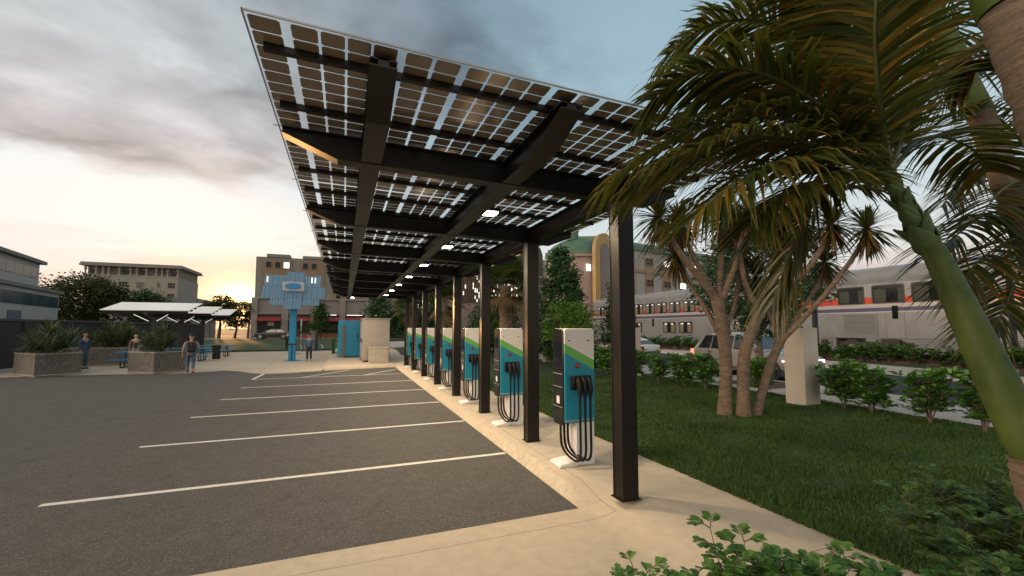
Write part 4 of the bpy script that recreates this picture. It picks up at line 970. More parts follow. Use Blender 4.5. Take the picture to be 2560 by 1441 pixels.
def train_car(label, y1, y0, ups, lows, bogies, extras, lit=False):
    """car side at x=29, from y1 (far) down to y0; windows lists of (ya, yb)"""
    t = thing('train_car', label, 'train car', (29, 0, 0), 0, 'double-deck rail cars standing behind the hedge')
    prof = [(0, .85), (0, 4.78), (.03, 5.02), (.14, 5.25), (.55, 5.62), (1.5, 5.86), (2.45, 5.62), (2.86, 5.25), (2.97, 5.02), (3, 4.78), (3, .85)]
    cuts = sorted([b_ for b_ in bogies]); segs = []; c = y0
    for a, d in cuts: segs.append((c, a)); segs.append((a, d)); c = d
    segs.append((c, y1)); b = MB()
    for a, d in segs:
        low = any(abs(a - q[0]) < 1e-6 and abs(d - q[1]) < 1e-6 for q in cuts)
        pr = [(x, (1.52 if (low and z < 1) else z)) for x, z in prof]
        b.prism(pr, 'y', a + .001, d - .001)
    b.build('body', TR, t, smooth=True, angle=25)
    def win(a, c, z0, z1):
        b = MB(); yz = rrect(a, z0, c, z1, .1); b.prism(yz, 'x', -.02, .0); w_ = b.build('window', TRF, t)
        b = MB(); b.prism(rrect(a + .07, z0 + .07, c - .07, z1 - .07, .07), 'x', -.026, -.021); b.build('pane', TRG, w_)
        if lit:
            q = (c - a)
            for ya, yb in ((a + .12, a + .12 + q * .28), (c - .1 - q * .3, c - .1)):
                b = MB(); b.box((-.031, ya, z0 + .1), (-.0265, yb, z1 - .22)); b.build('seat', SEATM, w_)
            for ya, yb in ((a + q * .18, a + q * .34), (c - q * .36, c - q * .16)):
                b = MB(); b.box((-.034, ya, z1 - .22), (-.0315, yb, z1 - .14)); b.build('ceiling_lamp', TLAMP, w_)
        else:
            q = (c - a)
            for ya, yb in ((a + .06, a + .3), (a + q * .55, c - .12)):
                b = MB(); b.box((-.031, ya, z0 + .1), (-.0265, yb, z1 - .25)); b.build('reflection_panel', M('reflection_green', (.025, .032, .024), rough=.3, var=.4), w_)  # greenish reflections in the glass, painted as thin plates
    for a, c in ups: win(a, c, 3.55, 4.64)
    for a, c in lows: win(a, c, 1.66, 2.70)
    for a, d in bogies:
        b = MB(); b.box((.15, a + .1, .75), (.5, d - .1, 1.3)); b.box((.05, a + .9, 1.0), (.2, a + 1.6, 1.5)); tr_ = b.build('bogie', TRK, t)
        for yy in (a + .85, d - .85):
            b = MB(); b.lathe([(.1, -.06), (.5, -.06), (.53, 0), (.5, .07), (.1, .07)], 22, (.12, yy, .98), axis='x'); b.build('wheel', TRK, tr_, smooth=True)
            b = MB(); b.lathe([(.16, -.1), (.2, .02)], 12, (.06, yy, .98), axis='x'); b.build('hub', SILV, tr_)
    for kind, a, c, z0, z1 in extras:
        b = MB()
        if kind == 'grille':
            b.box((-.02, a, z0), (0, c, z1)); g_ = b.build('louver_panel', TRK, t)
            b = MB()
            n_ = 15
            for k in range(n_): z = z0 + .08 + (z1 - z0 - .16) * k / n_; b.prism([(-.05, z), (-.022, z + .02), (-.022, z + .06), (-.05, z + .045)], 'y', a + .08, c - .08)
            b.box((-.04, a, z0), (-.021, a + .07, z1)); b.box((-.04, c - .07, z0), (-.021, c, z1)); b.box((-.04, a + .07, z1 - .07), (-.021, c - .07, z1)); b.box((-.04, a + .07, z0), (-.021, c - .07, z0 + .07))
            b.build('louver', SILV, g_)
        elif kind == 'door':
            b.box((-.025, a, z0), (0, c, z1)); d_ = b.build('door', SILV, t, bevel=.006)
            b = MB(); b.prism(rrect((a + c) / 2 - .14, z0 + 1.1, (a + c) / 2 + .14, z0 + 1.85, .04), 'x', -.035, -.026); b.build('door_window', TRG, d_)
        elif kind == 'ladder':
            for q in range(6): b.box((-.05, a, z0 + q * .3), (-.01, c, z0 + q * .3 + .04))
            b.build('ladder', SILV, t)
        elif kind == 'panel':
            b.box((-.02, a, z0), (0, c, z1)); b.build('side_panel', SILV, t, bevel=.005)
        elif kind == 'box':
            b.box((-.1, a, z0), (.0, c, z1)); b.build('step_box', TRK, t)
    b = MB(); b.box((.4, y0 - .18, 1.2), (2.6, y0 - .0, 4.9)); b.build('gangway', M('gangway_blue', (.02, .03, .06), rough=.7), t)
    return t
train_car('silver double-deck rail car with lit passenger windows, behind the lawn trees', 46.5, 19.45,
          [(y, y - 1.45 + 2.9 - 1.45 + 1.5) for y in (20.6, 22.4, 24.2, 26.0, 27.8, 29.6, 31.4, 33.2, 34.9, 36.7, 38.5, 40.3, 42.1, 43.9)],
          [(30.0, 31.7), (32.1, 33.85), (37.0, 38.7), (39, 40.7), (26, 27.6), (24, 25.6)], [(40.8, 44.8), (20.9, 24.4)][::1], [('door', 34.5, 36.0, 1.2, 2.95), ('panel', 28.5, 29.6, 1.0, 2.9)], True)
train_car('silver double-deck rail car with a louvred side panel behind the hedge', 19.05, 10.35,
          [(16.28, 17.77), (14.28, 15.89), (12.23, 13.98), (10.75, 11.95)], [(11.2, 12.3), (10.6, 11.1)], [(14.0, 18.0)],
          [('grille', 15.69, 17.57, 1.73, 3.0), ('door', 14.35, 15.2, 1.55, 2.98), ('panel', 12.55, 13.75, 1.62, 2.75), ('panel', 15.25, 15.6, 1.6, 2.98), ('ladder', 18.35, 18.6, 1.5, 2.9), ('box', 18.5, 18.85, .95, 1.4), ('box', 14.6, 15.2, 1.2, 1.5)])
train_car('silver double-deck rail car cut off by the picture edge, behind palm leaves', 10.1, -8, [(8.3, 9.7), (6.4, 7.9), (4.4, 6), (2.4, 4)], [(7.6, 8.7), (4, 6)], [(2, 6)], [('panel', 8.9, 9.7, 1.5, 2.9)])
# ------------------------------------------------------------------ cars
TYRE = M('tyre', (.012, .012, .012), rough=.8); RIMM = M('alloy_rim', (.42, .42, .43), rough=.3, metal=.7, var=.08); CGL = M('car_glass', (.02, .025, .028), rough=.05, var=.2, spec=.9); CBLK = M('car_black', (.012, .012, .012), rough=.6)
def car(label, loc, rz, paint, Lc=4.7, W=1.87, Hc=1.72, suv=True, lights=True, glass=None, sc=1.0):
    """nose at +y local"""
    t = thing('parked_car', label, 'car', loc, rz)
    h = W / 2; b = MB()
    if suv:
        st = [(-.5, .55, .92, .96, .80), (-.49, .42, .98, 1.02, .90), (-.43, .34, .99, 1.05, .95), (-.2, .30, 1.0, 1.04, 1.0), (.05, .30, 1.0, 1.02, 1.0), (.22, .30, .98, 1.02, 1.0), (.36, .32, .93, .98, .98), (.46, .36, .84, .90, .92), (.495, .42, .70, .78, .82), (.5, .5, .62, .66, .74)]
        roof = [(-.475, 1.04, .9), (-.425, 1.36, .82), (-.365, 1.60, .74), (-.29, 1.69, .72), (-.12, Hc, .72), (.03, 1.68, .73), (.10, 1.58, .76), (.17, 1.32, .83), (.25, 1.04, .9)]
    else:
        st = [(-.5, .45, .80, .86, .78), (-.48, .32, .88, .95, .92), (-.35, .25, .92, .96, .98), (-.1, .22, .90, .94, 1), (.15, .22, .88, .93, 1), (.3, .24, .82, .90, .98), (.43, .27, .72, .80, .93), (.49, .34, .6, .66, .82), (.5, .42, .55, .58, .74)]
        roof = [(-.42, .92, .88), (-.26, 1.32, .72), (-.1, Hc, .70), (.02, Hc - .01, .70), (.1, 1.3, .74), (.26, .9, .88)]
    vs = []; n_ = 9
    for y, zb, zs, zt, w in st:
        ww = h * w; Y = y * Lc
        vs += [(-ww * .85, Y, zb), (-ww * .97, Y, zb + .1), (-ww, Y, zs * .78), (-ww * .985, Y, zs), (-ww * .8, Y, zt + .01), (0, Y, zt + .045), (ww * .8, Y, zt + .01), (ww * .985, Y, zs), (ww, Y, zs * .78), (ww * .97, Y, zb + .1), (ww * .85, Y, zb)]
    m_ = 11; fs = [(i * m_ + k, i * m_ + (k + 1) % m_, (i + 1) * m_ + (k + 1) % m_, (i + 1) * m_ + k) for i in range(len(st) - 1) for k in range(m_)]
    fs += [tuple(range(m_)), tuple((len(st) - 1) * m_ + k for k in range(m_))]
    b.add(vs, fs)
    vs = []
    for y, z, w in roof:
        ww = h * w; Y = y * Lc
        vs += [(-h * .93, Y * .98, 1.0 if suv else .88), (-ww, Y, z - .04), (-ww * .8, Y, z), (ww * .8, Y, z), (ww, Y, z - .04), (h * .93, Y * .98, 1.0 if suv else .88)]
    m_ = 6; fs = [(i * m_ + k, i * m_ + k + 1, (i + 1) * m_ + k + 1, (i + 1) * m_ + k) for i in range(len(roof) - 1) for k in range(m_ - 1)]
    fs += [tuple(range(m_)), tuple((len(roof) - 1) * m_ + k for k in range(m_))]
    b.add(vs, fs); b.build('body', paint, t, smooth=True, angle=38)
    zb = 1.06 if suv else .95; zt = Hc - .13
    def side(y): # half width of the cabin side at height z
        return None
    glass = glass or CGL
    def sq(ya, yb, yc, yd, nm):
        for s in (-1, 1):
            b = MB(); wb, wt = h * .905 + .012, h * (.76 if suv else .745) + .012
            b.add([(s * wb, ya * Lc, zb), (s * wb, yb * Lc, zb), (s * wt, yc * Lc, zt), (s * wt, yd * Lc, zt)] + [(s * (wb - .03), ya * Lc, zb), (s * (wb - .03), yb * Lc, zb), (s * (wt - .03), yc * Lc, zt), (s * (wt - .03), yd * Lc, zt)],
                  [(0, 1, 2, 3), (4, 5, 6, 7), (0, 1, 5, 4), (1, 2, 6, 5), (2, 3, 7, 6), (3, 0, 4, 7)])
            b.build(nm, glass, t)
    if suv: sq(-.415, -.28, -.265, -.345, 'quarter_window'); sq(-.265, -.045, -.04, -.252, 'side_window'); sq(-.03, .205, .075, -.025, 'side_window')
    else: sq(-.33, -.1, -.09, -.24, 'side_window'); sq(-.08, .2, .06, -.075, 'side_window')
    def across(ya, za, wa, yb, zb_, wb, nm):
        b = MB(); dv = .012
        b.add([(-wa * h, ya * Lc, za + dv), (wa * h, ya * Lc, za + dv), (wb * h, yb * Lc, zb_ + dv), (-wb * h, yb * Lc, zb_ + dv), (-wa * h, ya * Lc, za - .02), (wa * h, ya * Lc, za - .02), (wb * h, yb * Lc, zb_ - .02), (-wb * h, yb * Lc, zb_ - .02)], [(0, 1, 2, 3), (4, 5, 6, 7), (0, 1, 5, 4), (1, 2, 6, 5), (2, 3, 7, 6), (3, 0, 4, 7)]); b.build(nm, glass, t)
    if suv: across(.225, 1.13, .84, .11, 1.56, .7, 'windscreen'); across(-.462, 1.12, .8, -.375, 1.565, .68, 'rear_window')
    else: across(.245, .96, .82, .105, 1.28, .68, 'windscreen'); across(-.405, .97, .8, -.265, 1.29, .66, 'rear_window')
    rw = .375 if suv else .33; wb_ = (.30, -.30)
    for yy in wb_:
        for s in (-1, 1):
            b = MB(); b.lathe([(rw + .09, -.01), (rw + .09, .012), (rw + .0, .016)], 26, (s * h * .985, yy * Lc, rw), axis='x'); b.build('wheel_arch', CBLK, t, smooth=True)
            b = MB(); b.lathe([(rw * .6, -.1), (rw * .96, -.1), (rw, -.06), (rw, .06), (rw * .96, .1), (rw * .6, .1)], 26, (s * (h - .06), yy * Lc, rw), axis='x'); w_ = b.build('wheel', TYRE, t, smooth=True)
            b = MB(); xo = s * (h + .045)
            def ringx(r0, r1): b.lathe([(r0, -.012), (r1, -.012), (r1, .008), (r0, .008)], 24, (xo, yy * Lc, rw), axis='x')
            b.lathe([(.001, -.01), (.06, -.01), (.06, .01), (.001, .012)], 12, (xo, yy * Lc, rw), axis='x')
            vs0 = len(b.v)
            for k in range(7):
                a = 2 * math.pi * k / 7; c_, s_ = math.cos(a), math.sin(a)
                p = lambda r, q: (xo, yy * Lc + r * c_ - q * s_, rw + r * s_ + q * c_)
                q4 = [p(.05, -.02), p(rw * .66, -.035), p(rw * .66, .035), p(.05, .02)]
                b.add([(x - .01, y, z) for x, y, z in q4] + [(x + .01, y, z) for x, y, z in q4], [(0, 1, 2, 3), (4, 5, 6, 7), (0, 1, 5, 4), (1, 2, 6, 5), (2, 3, 7, 6), (3, 0, 4, 7)])
            nseg = 24
            for k in range(nseg):
                a0, a1 = 2 * math.pi * k / nseg, 2 * math.pi * (k + 1) / nseg
                r0, r1 = rw * .63, rw * .72
                P = [(r0, a0), (r1, a0), (r1, a1), (r0, a1)]
                q4 = [(xo, yy * Lc + r * math.cos(a), rw + r * math.sin(a)) for r, a in P]
                b.add([(x - .012, y, z) for x, y, z in q4] + [(x + .012, y, z) for x, y, z in q4], [(0, 1, 2, 3), (4, 5, 6, 7), (0, 1, 5, 4), (2, 3, 7, 6)])
            b.build('rim', RIMM, w_)
    HL = M('headlight_on', (.9, .9, .85), rough=.2, emit=(1, .96, .88), es=3); TL = M('taillight_on', (.5, .04, .03), rough=.25, emit=(1, .28, .16), es=1.3) if lights else M('taillight_off', (.3, .02, .015), rough=.2)
    z0 = .72 if suv else .6
    for s in (-1, 1):
        b = MB(); b.box((s * h * .55 - .16 if s > 0 else -h * .55 - .24, .475 * Lc, z0 - .06), (s * h * .55 + .24 if s > 0 else -h * .55 + .16, .5 * Lc - .015, z0 + .07)); b.build('headlight', HL if lights else CGL, t, bevel=.02)
        b = MB(); b.box((s * h * .85 - .09, -.502 * Lc, z0 + .05), (s * h * .85 + .1, -.47 * Lc, z0 + .28)); b.build('taillight', TL, t, bevel=.02)
        if lights:
            b = MB(); b.box((s * (h * .985), .42 * Lc, .72), (s * (h * 1.0 + .012), .435 * Lc, .76)); b.build('side_repeater', HL, t)
        b = MB(); b.box((s * h * .93, .17 * Lc, zb), (s * (h + .17), .205 * Lc, zb + .15)); b.build('wing_mirror', paint, t, bevel=.03)
        for yy in (-.06, -.26) if suv else (-.1,):
            b = MB(); b.box((s * h * .995, yy * Lc - .1, zb - .17), (s * (h + .022), yy * Lc + .08, zb - .13)); b.build('door_handle', CBLK if suv else paint, t)
        b = MB(); b.box((s * h * .86, -.22 * Lc, .26), (s * h * 1.012, .21 * Lc, .36 if suv else .3)); b.build('side_sill', M('sill_grey', (.09, .085, .085), rough=.6), t)
        b = MB()
        for yy in (-.27, -.037, .205) if suv else (-.09, .22): b.box((s * h * .985, yy * Lc - .004, .42), (s * h * 1.003, yy * Lc + .004, zb - .03))
        b.build('door_seam', CBLK, t)
    b = MB(); b.box((-h * .45, .482 * Lc, .45), (h * .45, .503 * Lc, .66)); b.build('grille', CBLK, t)
    b = MB(); b.box((-h * .8, .47 * Lc, .3), (h * .8, .508 * Lc, .44)); b.box((-h * .8, -.506 * Lc, .4), (h * .8, -.46 * Lc, .55)); b.build('bumper', M('bumper_dark', (.05, .05, .05), rough=.6), t, bevel=.03)
    t.scale = (sc, sc, sc); return t
car('silver grey SUV with lights on, parked on the street behind the many-stemmed tree', (16.85, 14.0, .05), rad(180) , M('paint_silver', (.30, .28, .27), rough=.3, metal=.15, var=.05, coat=.5), 4.75, 1.9, 1.74, True, True, None, 1.09)
car('white hatchback on the street, half hidden by the nearest canopy post', (19.0, 25.6, .05), rad(4), M('paint_white', (.55, .54, .53), rough=.3, var=.04, coat=.6), 4.3, 1.8, 1.45, False, False, None, 1.0)
car('dark sedan standing in front of the shop row, behind the blue pole', (-11.8, 87.8, .18), rad(88), M('paint_black', (.03, .026, .024), rough=.25, var=.05, coat=.6), 4.9, 1.85, 1.45, False, False, M('car_glass_reflection', (.42, .41, .40), rough=.05, spec=.9), 1.25)  # pale glass colour stands in for the white windscreen reflection
# ------------------------------------------------------------------ trees and shrubs
def leaf_quads(P, Nrm, ln, wd, rng):
    """rhombic leaves: centres P, unit-ish normals Nrm, lengths ln"""
    n = len(P)
    a = rng.normal(size=(n, 3)); a -= (a * Nrm).sum(1, keepdims=True) * Nrm; a /= np.linalg.norm(a, axis=1, keepdims=True) + 1e-9
    b = np.cross(Nrm, a)
    ln = ln[:, None]; wd = wd[:, None]
    V = np.stack([P - a * ln * .5, P + b * wd * .5 - a * ln * .05, P + a * ln * .5, P - b * wd * .5 - a * ln * .05], 1).reshape(-1, 3)
    return V, np.arange(n * 4).reshape(-1, 4)
def crown_pts(rng, c, r, nclump, per, cr, shape='ell', hollow=.55, lumps=0.0):
    P = []
    k = 0
    while k < nclump:
        u = rng.normal(size=3); u /= np.linalg.norm(u); q = rng.uniform(hollow, 1.0)
        if shape == 'cone':
            t = rng.uniform(0, 1) ** 1.25; a = rng.uniform(0, 6.283); rr = (1 - t) ** .75 * (.92 + .18 * math.sin(a * 3 + 1)) * math.sqrt(rng.uniform(.25, 1))
            p = np.array([math.cos(a) * rr, math.sin(a) * rr, t * 2 - 1])
        elif shape == 'layer':
            a = rng.uniform(0, 6.283); t = rng.uniform(-1, 1); lay = round((t + 1) * 3.5) / 3.5 - 1; rr = math.sqrt(max(0, 1 - lay * lay * .85)) * math.sqrt(rng.uniform(.12, 1)) * (.85 + .2 * math.sin(a * 2.6 + lay * 5))
            p = np.array([math.cos(a) * rr, math.sin(a) * rr, lay - .12 * rr])
        else: p = u * q * (1 + lumps * math.sin(u[0] * 5 + u[2] * 4 + c[0]) * .5)
        ctr = np.array(c) + p * np.array(r); k += 1
        g = rng.normal(size=(per, 3)) * cr * rng.uniform(.6, 1.25) * np.array([1, 1, .55 if shape != 'layer' else .28])
        P.append(ctr + g)
    return np.concatenate(P)
def leaf_part(name, parent, P, size, mat, rng, up=.6, asp=.55):
    n = len(P); Nn = rng.normal(size=(n, 3)); Nn[:, 2] = np.abs(Nn[:, 2]) + up; Nn /= np.linalg.norm(Nn, axis=1, keepdims=True)
    ln = size * rng.uniform(.6, 1.3, n); V, F = leaf_quads(P, Nn, ln, ln * asp, rng)
    return mesh_np(name, V, F, mat, parent)
G1 = leafmat('leaf_dark', [(00.019, 00.051, 00.019), (00.031, 00.082, 00.027), (00.047, 00.109, 00.035), (00.025, 00.066, 00.023)], .25, .5)
G2 = leafmat('leaf_mid', [(0.024, 0.061, 0.016), (0.041, 0.095, 0.024), (0.057, 0.121, 0.030), (0.030, 0.068, 0.019)], .3, .5)
G3 = leafmat('leaf_olive', [(00.028, 00.038, 00.014), (00.040, 00.052, 00.018), (00.050, 00.060, 00.020), (00.030, 00.035, 00.012)], .3, .55)
G4 = leafmat('leaf_lime', [(0.081, 0.176, 0.020), (0.135, 0.270, 0.034), (0.189, 0.338, 0.047), (0.108, 0.216, 0.027)], .35, .5)
TRUNK = M('tree_bark', (.10, .08, .062), rough=.95, var=.4, scale=6, bump=.9, bscale=22)
def tree(label, loc, h, crown, mat, leaf=.3, nclump=90, per=40, cr=.55, shape='ell', trunk_r=.16, limbs=6, seed=1, name='leafy_tree', group=None, fork=.45):
    rng = np.random.default_rng(seed); rr = random.Random(seed)
    t = thing(name, label, 'tree', loc, 0, group)
    (cz0, cz1, crx, cry) = crown
    c = (0, 0, (cz0 + cz1) / 2); r = (crx, cry, (cz1 - cz0) / 2)
    b = MB(); top = cz0 + (cz1 - cz0) * (.85 if shape == 'cone' else .5)
    b.tube(bez([(0, 0, 0), (rr.uniform(-.06, .06) * h, rr.uniform(-.05, .05) * h, top * .5), (0, 0, top)], 8), [trunk_r * (1.25 - .95 * k / 8) for k in range(9)], 9)
    for k in range(limbs):
        a = k * 2.4 + rr.uniform(-.3, .3); z = max(cz0 * .85, top * fork) + (top - cz0) * .5 * k / max(1, limbs)
        e = (math.cos(a) * crx * .75, math.sin(a) * cry * .75, min(cz1 * .96, z + (cz1 - cz0) * rr.uniform(.25, .5)) if shape != 'cone' else z + .2)
        b.tube(bez([(0, 0, z), (e[0] * .45, e[1] * .45, z + (e[2] - z) * .65), e], 5), [trunk_r * q for q in (.55, .45, .36, .28, .2, .1)], 6)
    b.build('trunk', TRUNK, t, smooth=True)
    P = crown_pts(rng, c, r, nclump, per, cr, shape)
    leaf_part('crown', t, P, leaf, mat, rng)
    return t
tree('big dark spreading tree behind the white stepped building and the hotel', (-39.5, 90.5, .15), 10.6, (1.4, 10.6, 5.3, 5.0), G3, .5, 210, 60, .95, 'ell', .35, 7, 3)
tree('narrow green tree in front of the low grey hall', (-32.2, 93, .15), 8.6, (2.2, 8.6, 3.0, 2.6), G2, .5, 90, 45, .7, 'ell', .22, 6, 4)
tree('round-topped tree with a forked trunk left of the setting sun', (-22.1, 96.4, .15), 8.2, (3.1, 8.1, 3.0, 2.9), G3, .42, 95, 45, .55, 'ell', .26, 8, 5, fork=.7)
tree('low round tree standing right below the setting sun', (-19.3, 95.4, .15), 7.0, (1.9, 6.9, 3.0, 2.7), G3, .42, 85, 45, .6, 'ell', .2, 6, 6)
tree('cone-shaped green tree in front of the red awnings', (-4.1, 86.8, .15), 6.4, (1.3, 6.4, 2.2, 2.1), G2, .4, 90, 40, .5, 'cone', .16, 6, 7)
tree('dark green tree right behind the grey equipment cabinet', (5.2, 70, .15), 7.6, (1.2, 7.6, 3.3, 3.0), G1, .45, 100, 40, .7, 'cone', .2, 6, 8)
tree('rounded green tree beside the dark wall beyond the cabinet', (9.3, 73, .15), 6.6, (.8, 6.6, 2.9, 2.7), G2, .42, 90, 40, .65, 'ell', .2, 6, 9)
tree('dense green tree between the far canopy posts', (8.6, 46, .15), 5.2, (.5, 5.2, 2.2, 2.2), G1, .35, 100, 40, .5, 'ell', .16, 6, 10)
tree('dark bushy tree behind the fourth canopy post', (9.6, 29.5, .15), 3.9, (.3, 3.9, 1.5, 1.5), G1, .22, 100, 45, .33, 'ell', .12, 6, 11)
tree('bushy green tree seen to the side of the fan palm trunk', (8.4, 24, .15), 3.4, (.3, 3.5, 1.25, 1.25), G2, .2, 90, 45, .28, 'ell', .12, 6, 12)
tree('tall pointed dark green tree behind the nearest charger', (11.1, 21.0, .15), 6.3, (.7, 6.3, 2.1, 2.0), G1, .2, 260, 55, .26, 'cone', .13, 12, 13)
tree('small lime green tree just above the nearest charger', (9.6, 17.4, .15), 3.2, (.9, 3.2, 1.25, 1.2), G4, .15, 110, 40, .19, 'ell', .06, 6, 14)
tree('slim green street tree half behind the nearest canopy post', (15.4, 21.9, .15), 4.6, (1.2, 4.6, 1.15, 1.1), G1, .2, 110, 45, .24, 'cone', .09, 8, 15)
tree('spreading dark green street tree behind the many-stemmed tree and in front of the car', (14.2, 11.4, .15), 6.0, (1.7, 5.9, 2.3, 2.2), G1, .17, 190, 55, .27, 'ell', .1, 9, 16)
b = MB(); b.quad((13.0, 10.2, .1465), (15.2, 10.2, .1465), (15.2, 12.4, .1465), (13.0, 12.4, .1465)); b.v = [(x, y, .150) for x, y, z in b.v]; struct('tree_pit_soil', b, M('pit_soil', (.085, .05, .04), rough=.95, var=.4, scale=10))
tree('grey-green round tree beyond the fan palm, beside the lattice building', (19, 55, .15), 6, (.6, 6.4, 2.6, 2.4), G3, .4, 90, 40, .55, 'ell', .18, 6, 17)
tree('broad green tree far behind the train carriage windows', (52, 40, 0), 9, (1.5, 9, 4, 4), G1, .6, 80, 40, 1, 'ell', .25, 6, 18)
# ---- shrubs
SHR = leafmat('shrub_leaf', [(000.049, 000.146, 000.027), (000.090, 000.226, 000.040), (000.136, 000.318, 000.054), (000.203, 000.386, 000.068), (000.068, 000.181, 000.035)], .3, .38)
TWIG = M('twig_bark', (.16, .12, .09), rough=.9, var=.3)
def obovate(V, F, p, d, up, l, w):
    s = d.cross(up).normalized(); u = s.cross(d).normalized(); o = len(V)
    for a, c, z in ((0, 0, 0), (.35, .30, .05), (.75, .5, .06), (1, 0, -.02), (.75, -.5, .06), (.35, -.30, .05)):
        V.append(tuple(p + d * l * a + s * w * c + u * l * z))
    F += [(o, o + 1, o + 2, o + 3), (o, o + 3, o + 4, o + 5)]
def make_shrub(seed, h, r, label, loc, leaf=.1, n=70, mat=SHR, group=None, name='shrub', cat='shrub', lean=(0, 0)):
    rr = random.Random(seed); t = thing(name, label, cat, loc, rr.uniform(0, 6), group)
    b = MB(); V, F = [], []
    stems = []
    for k in range(5):
        a = k * 1.26 + rr.uniform(-.4, .4); e = Vector((math.cos(a) * r * rr.uniform(.2, .75) + lean[0], math.sin(a) * r * rr.uniform(.2, .75) + lean[1], h * rr.uniform(.65, .98)))
        st_ = bez([(0, 0, 0), (e.x * .3, e.y * .3, e.z * .35), (e.x * .7, e.y * .7, e.z * .7), e], 8); stems.append(st_)
        b.tube(st_, [.014 * h * (1 - .08 * q) for q in range(9)], 5)
    for _ in range(n):
        st_ = rr.choice(stems); q = rr.uniform(.25, 1); p0 = st_[min(8, int(q * 8))]
        a = rr.uniform(0, 6.283); ln = r * rr.uniform(.15, .6) * (1.15 - q * .5)
        p1 = p0 + Vector((math.cos(a) * ln, math.sin(a) * ln, ln * rr.uniform(-.1, .8)))
        b.tube([p0, p0.lerp(p1, .5) + Vector((0, 0, .02)), p1], [.006, .005, .003], 4, caps=False)
        d = (p1 - p0).normalized()
        for m in range(rr.randint(6, 9)):
            a2 = m * 2.4 + rr.uniform(-.3, .3); ax = Vector((math.cos(a2), math.sin(a2), rr.uniform(-.1, .7))).normalized()
            dd = (d * rr.uniform(.2, .9) + ax).normalized(); l = leaf * rr.uniform(.65, 1.2)
            obovate(V, F, p1 - d * ln * rr.uniform(0, .35), dd, Vector((rr.uniform(-.4, .4), rr.uniform(-.4, .4), 1)), l, l * .62)
    b.build('stem', TWIG, t, smooth=True); mesh_np('foliage', V, F, mat, t)
    return t
protos = []
near_row = [(11.5, 4.55, 'leafy green shrub at the lawn edge, closest to the big green palm stem'), (11.45, 5.35, 'tall leafy shrub, second at the lawn edge from the big green palm stem'), (11.5, 6.45, 'leafy shrub in the lawn edge row, one gap away from the square pillar'), (11.55, 7.05, 'leafy shrub at the lawn edge right beside the square pillar'),
            (11.45, 9.3, 'leafy shrub showing low between the stems of the many-stemmed tree'), (11.0, 10.9, 'leafy shrub just past the many-stemmed tree, below the rear car wheel'), (10.85, 11.7, 'tall leafy shrub in front of the tail of the silver car'), (10.6, 12.7, 'leafy shrub just to the side of the nearest canopy post, behind the lawn'),
            (10.5, 13.8, 'leafy shrub hidden partly by the nearest canopy post'), (10.4, 15.6, 'leafy shrub between the nearest charger and its post'), (10.3, 16.6, 'leafy shrub next to the top of the nearest charger'), (10.2, 20.2, 'leafy shrub at the foot of the pillar between the two nearest chargers'), (10.2, 27.5, 'small leafy shrub behind the second charger')]
for k, (x, y, lab) in enumerate(near_row):
    if k < 4: protos.append(make_shrub(40 + k, 1.15 + .12 * (k % 2), .74, lab, (x, y, .14), .14, 165, SHR, 'leafy shrubs along the lawn edge'))
    else: dup(protos[k % 4], (x, y, .14), R.uniform(0, 6.28), lab, R.uniform(.88, 1.05))
far_y = [8.6, 9.3, 10.0, 10.9, 11.6, 12.4, 13.3, 13.9, 14.5, 15.1, 15.8, 16.5, 17.2, 18.0, 18.9] + [26.5, 27.6, 28.5, 29.5, 30.6, 31.7, 32.6, 33.8, 35, 36.2]
q0 = make_shrub(60, 1.15, .72, 'x', (27.8, 20, .2), .16, 105, leafmat('hedge_leaf', [(00.039, 00.109, 00.026), (00.066, 00.170, 00.034), (00.098, 00.218, 00.044)], .3, .45), 'low shrubs in a row before the train'); q1 = make_shrub(61, 1.05, .75, 'x', (27.8, 21, .2), .16, 105, _M['hedge_leaf'], 'low shrubs in a row before the train')
nth = ['first', 'second', 'third', 'fourth', 'fifth', 'sixth', 'seventh', 'eighth', 'ninth', 'tenth', 'eleventh', 'twelfth', 'thirteenth', 'fourteenth', 'fifteenth']
rightpart = sorted([y for y in far_y if y < 20], reverse=True); leftpart = sorted([y for y in far_y if y > 20], reverse=True)
for part, txt in ((rightpart, 'hedge shrub before the louvred rail car, %s from the square pillar'), (leftpart, 'hedge shrub before the lit rail car, %s from the canopy post')):
    for k, y in enumerate(part):
        src = q0 if k % 2 == 0 else q1
        if src['label'] == 'x': src.location = (27.75 + R.uniform(-.25, .25), y, .2); src['label'] = txt % nth[k]
        else: dup(src, (27.75 + R.uniform(-.25, .25), y, .2), R.uniform(0, 6.28), txt % nth[k], R.uniform(.8, 1.15))
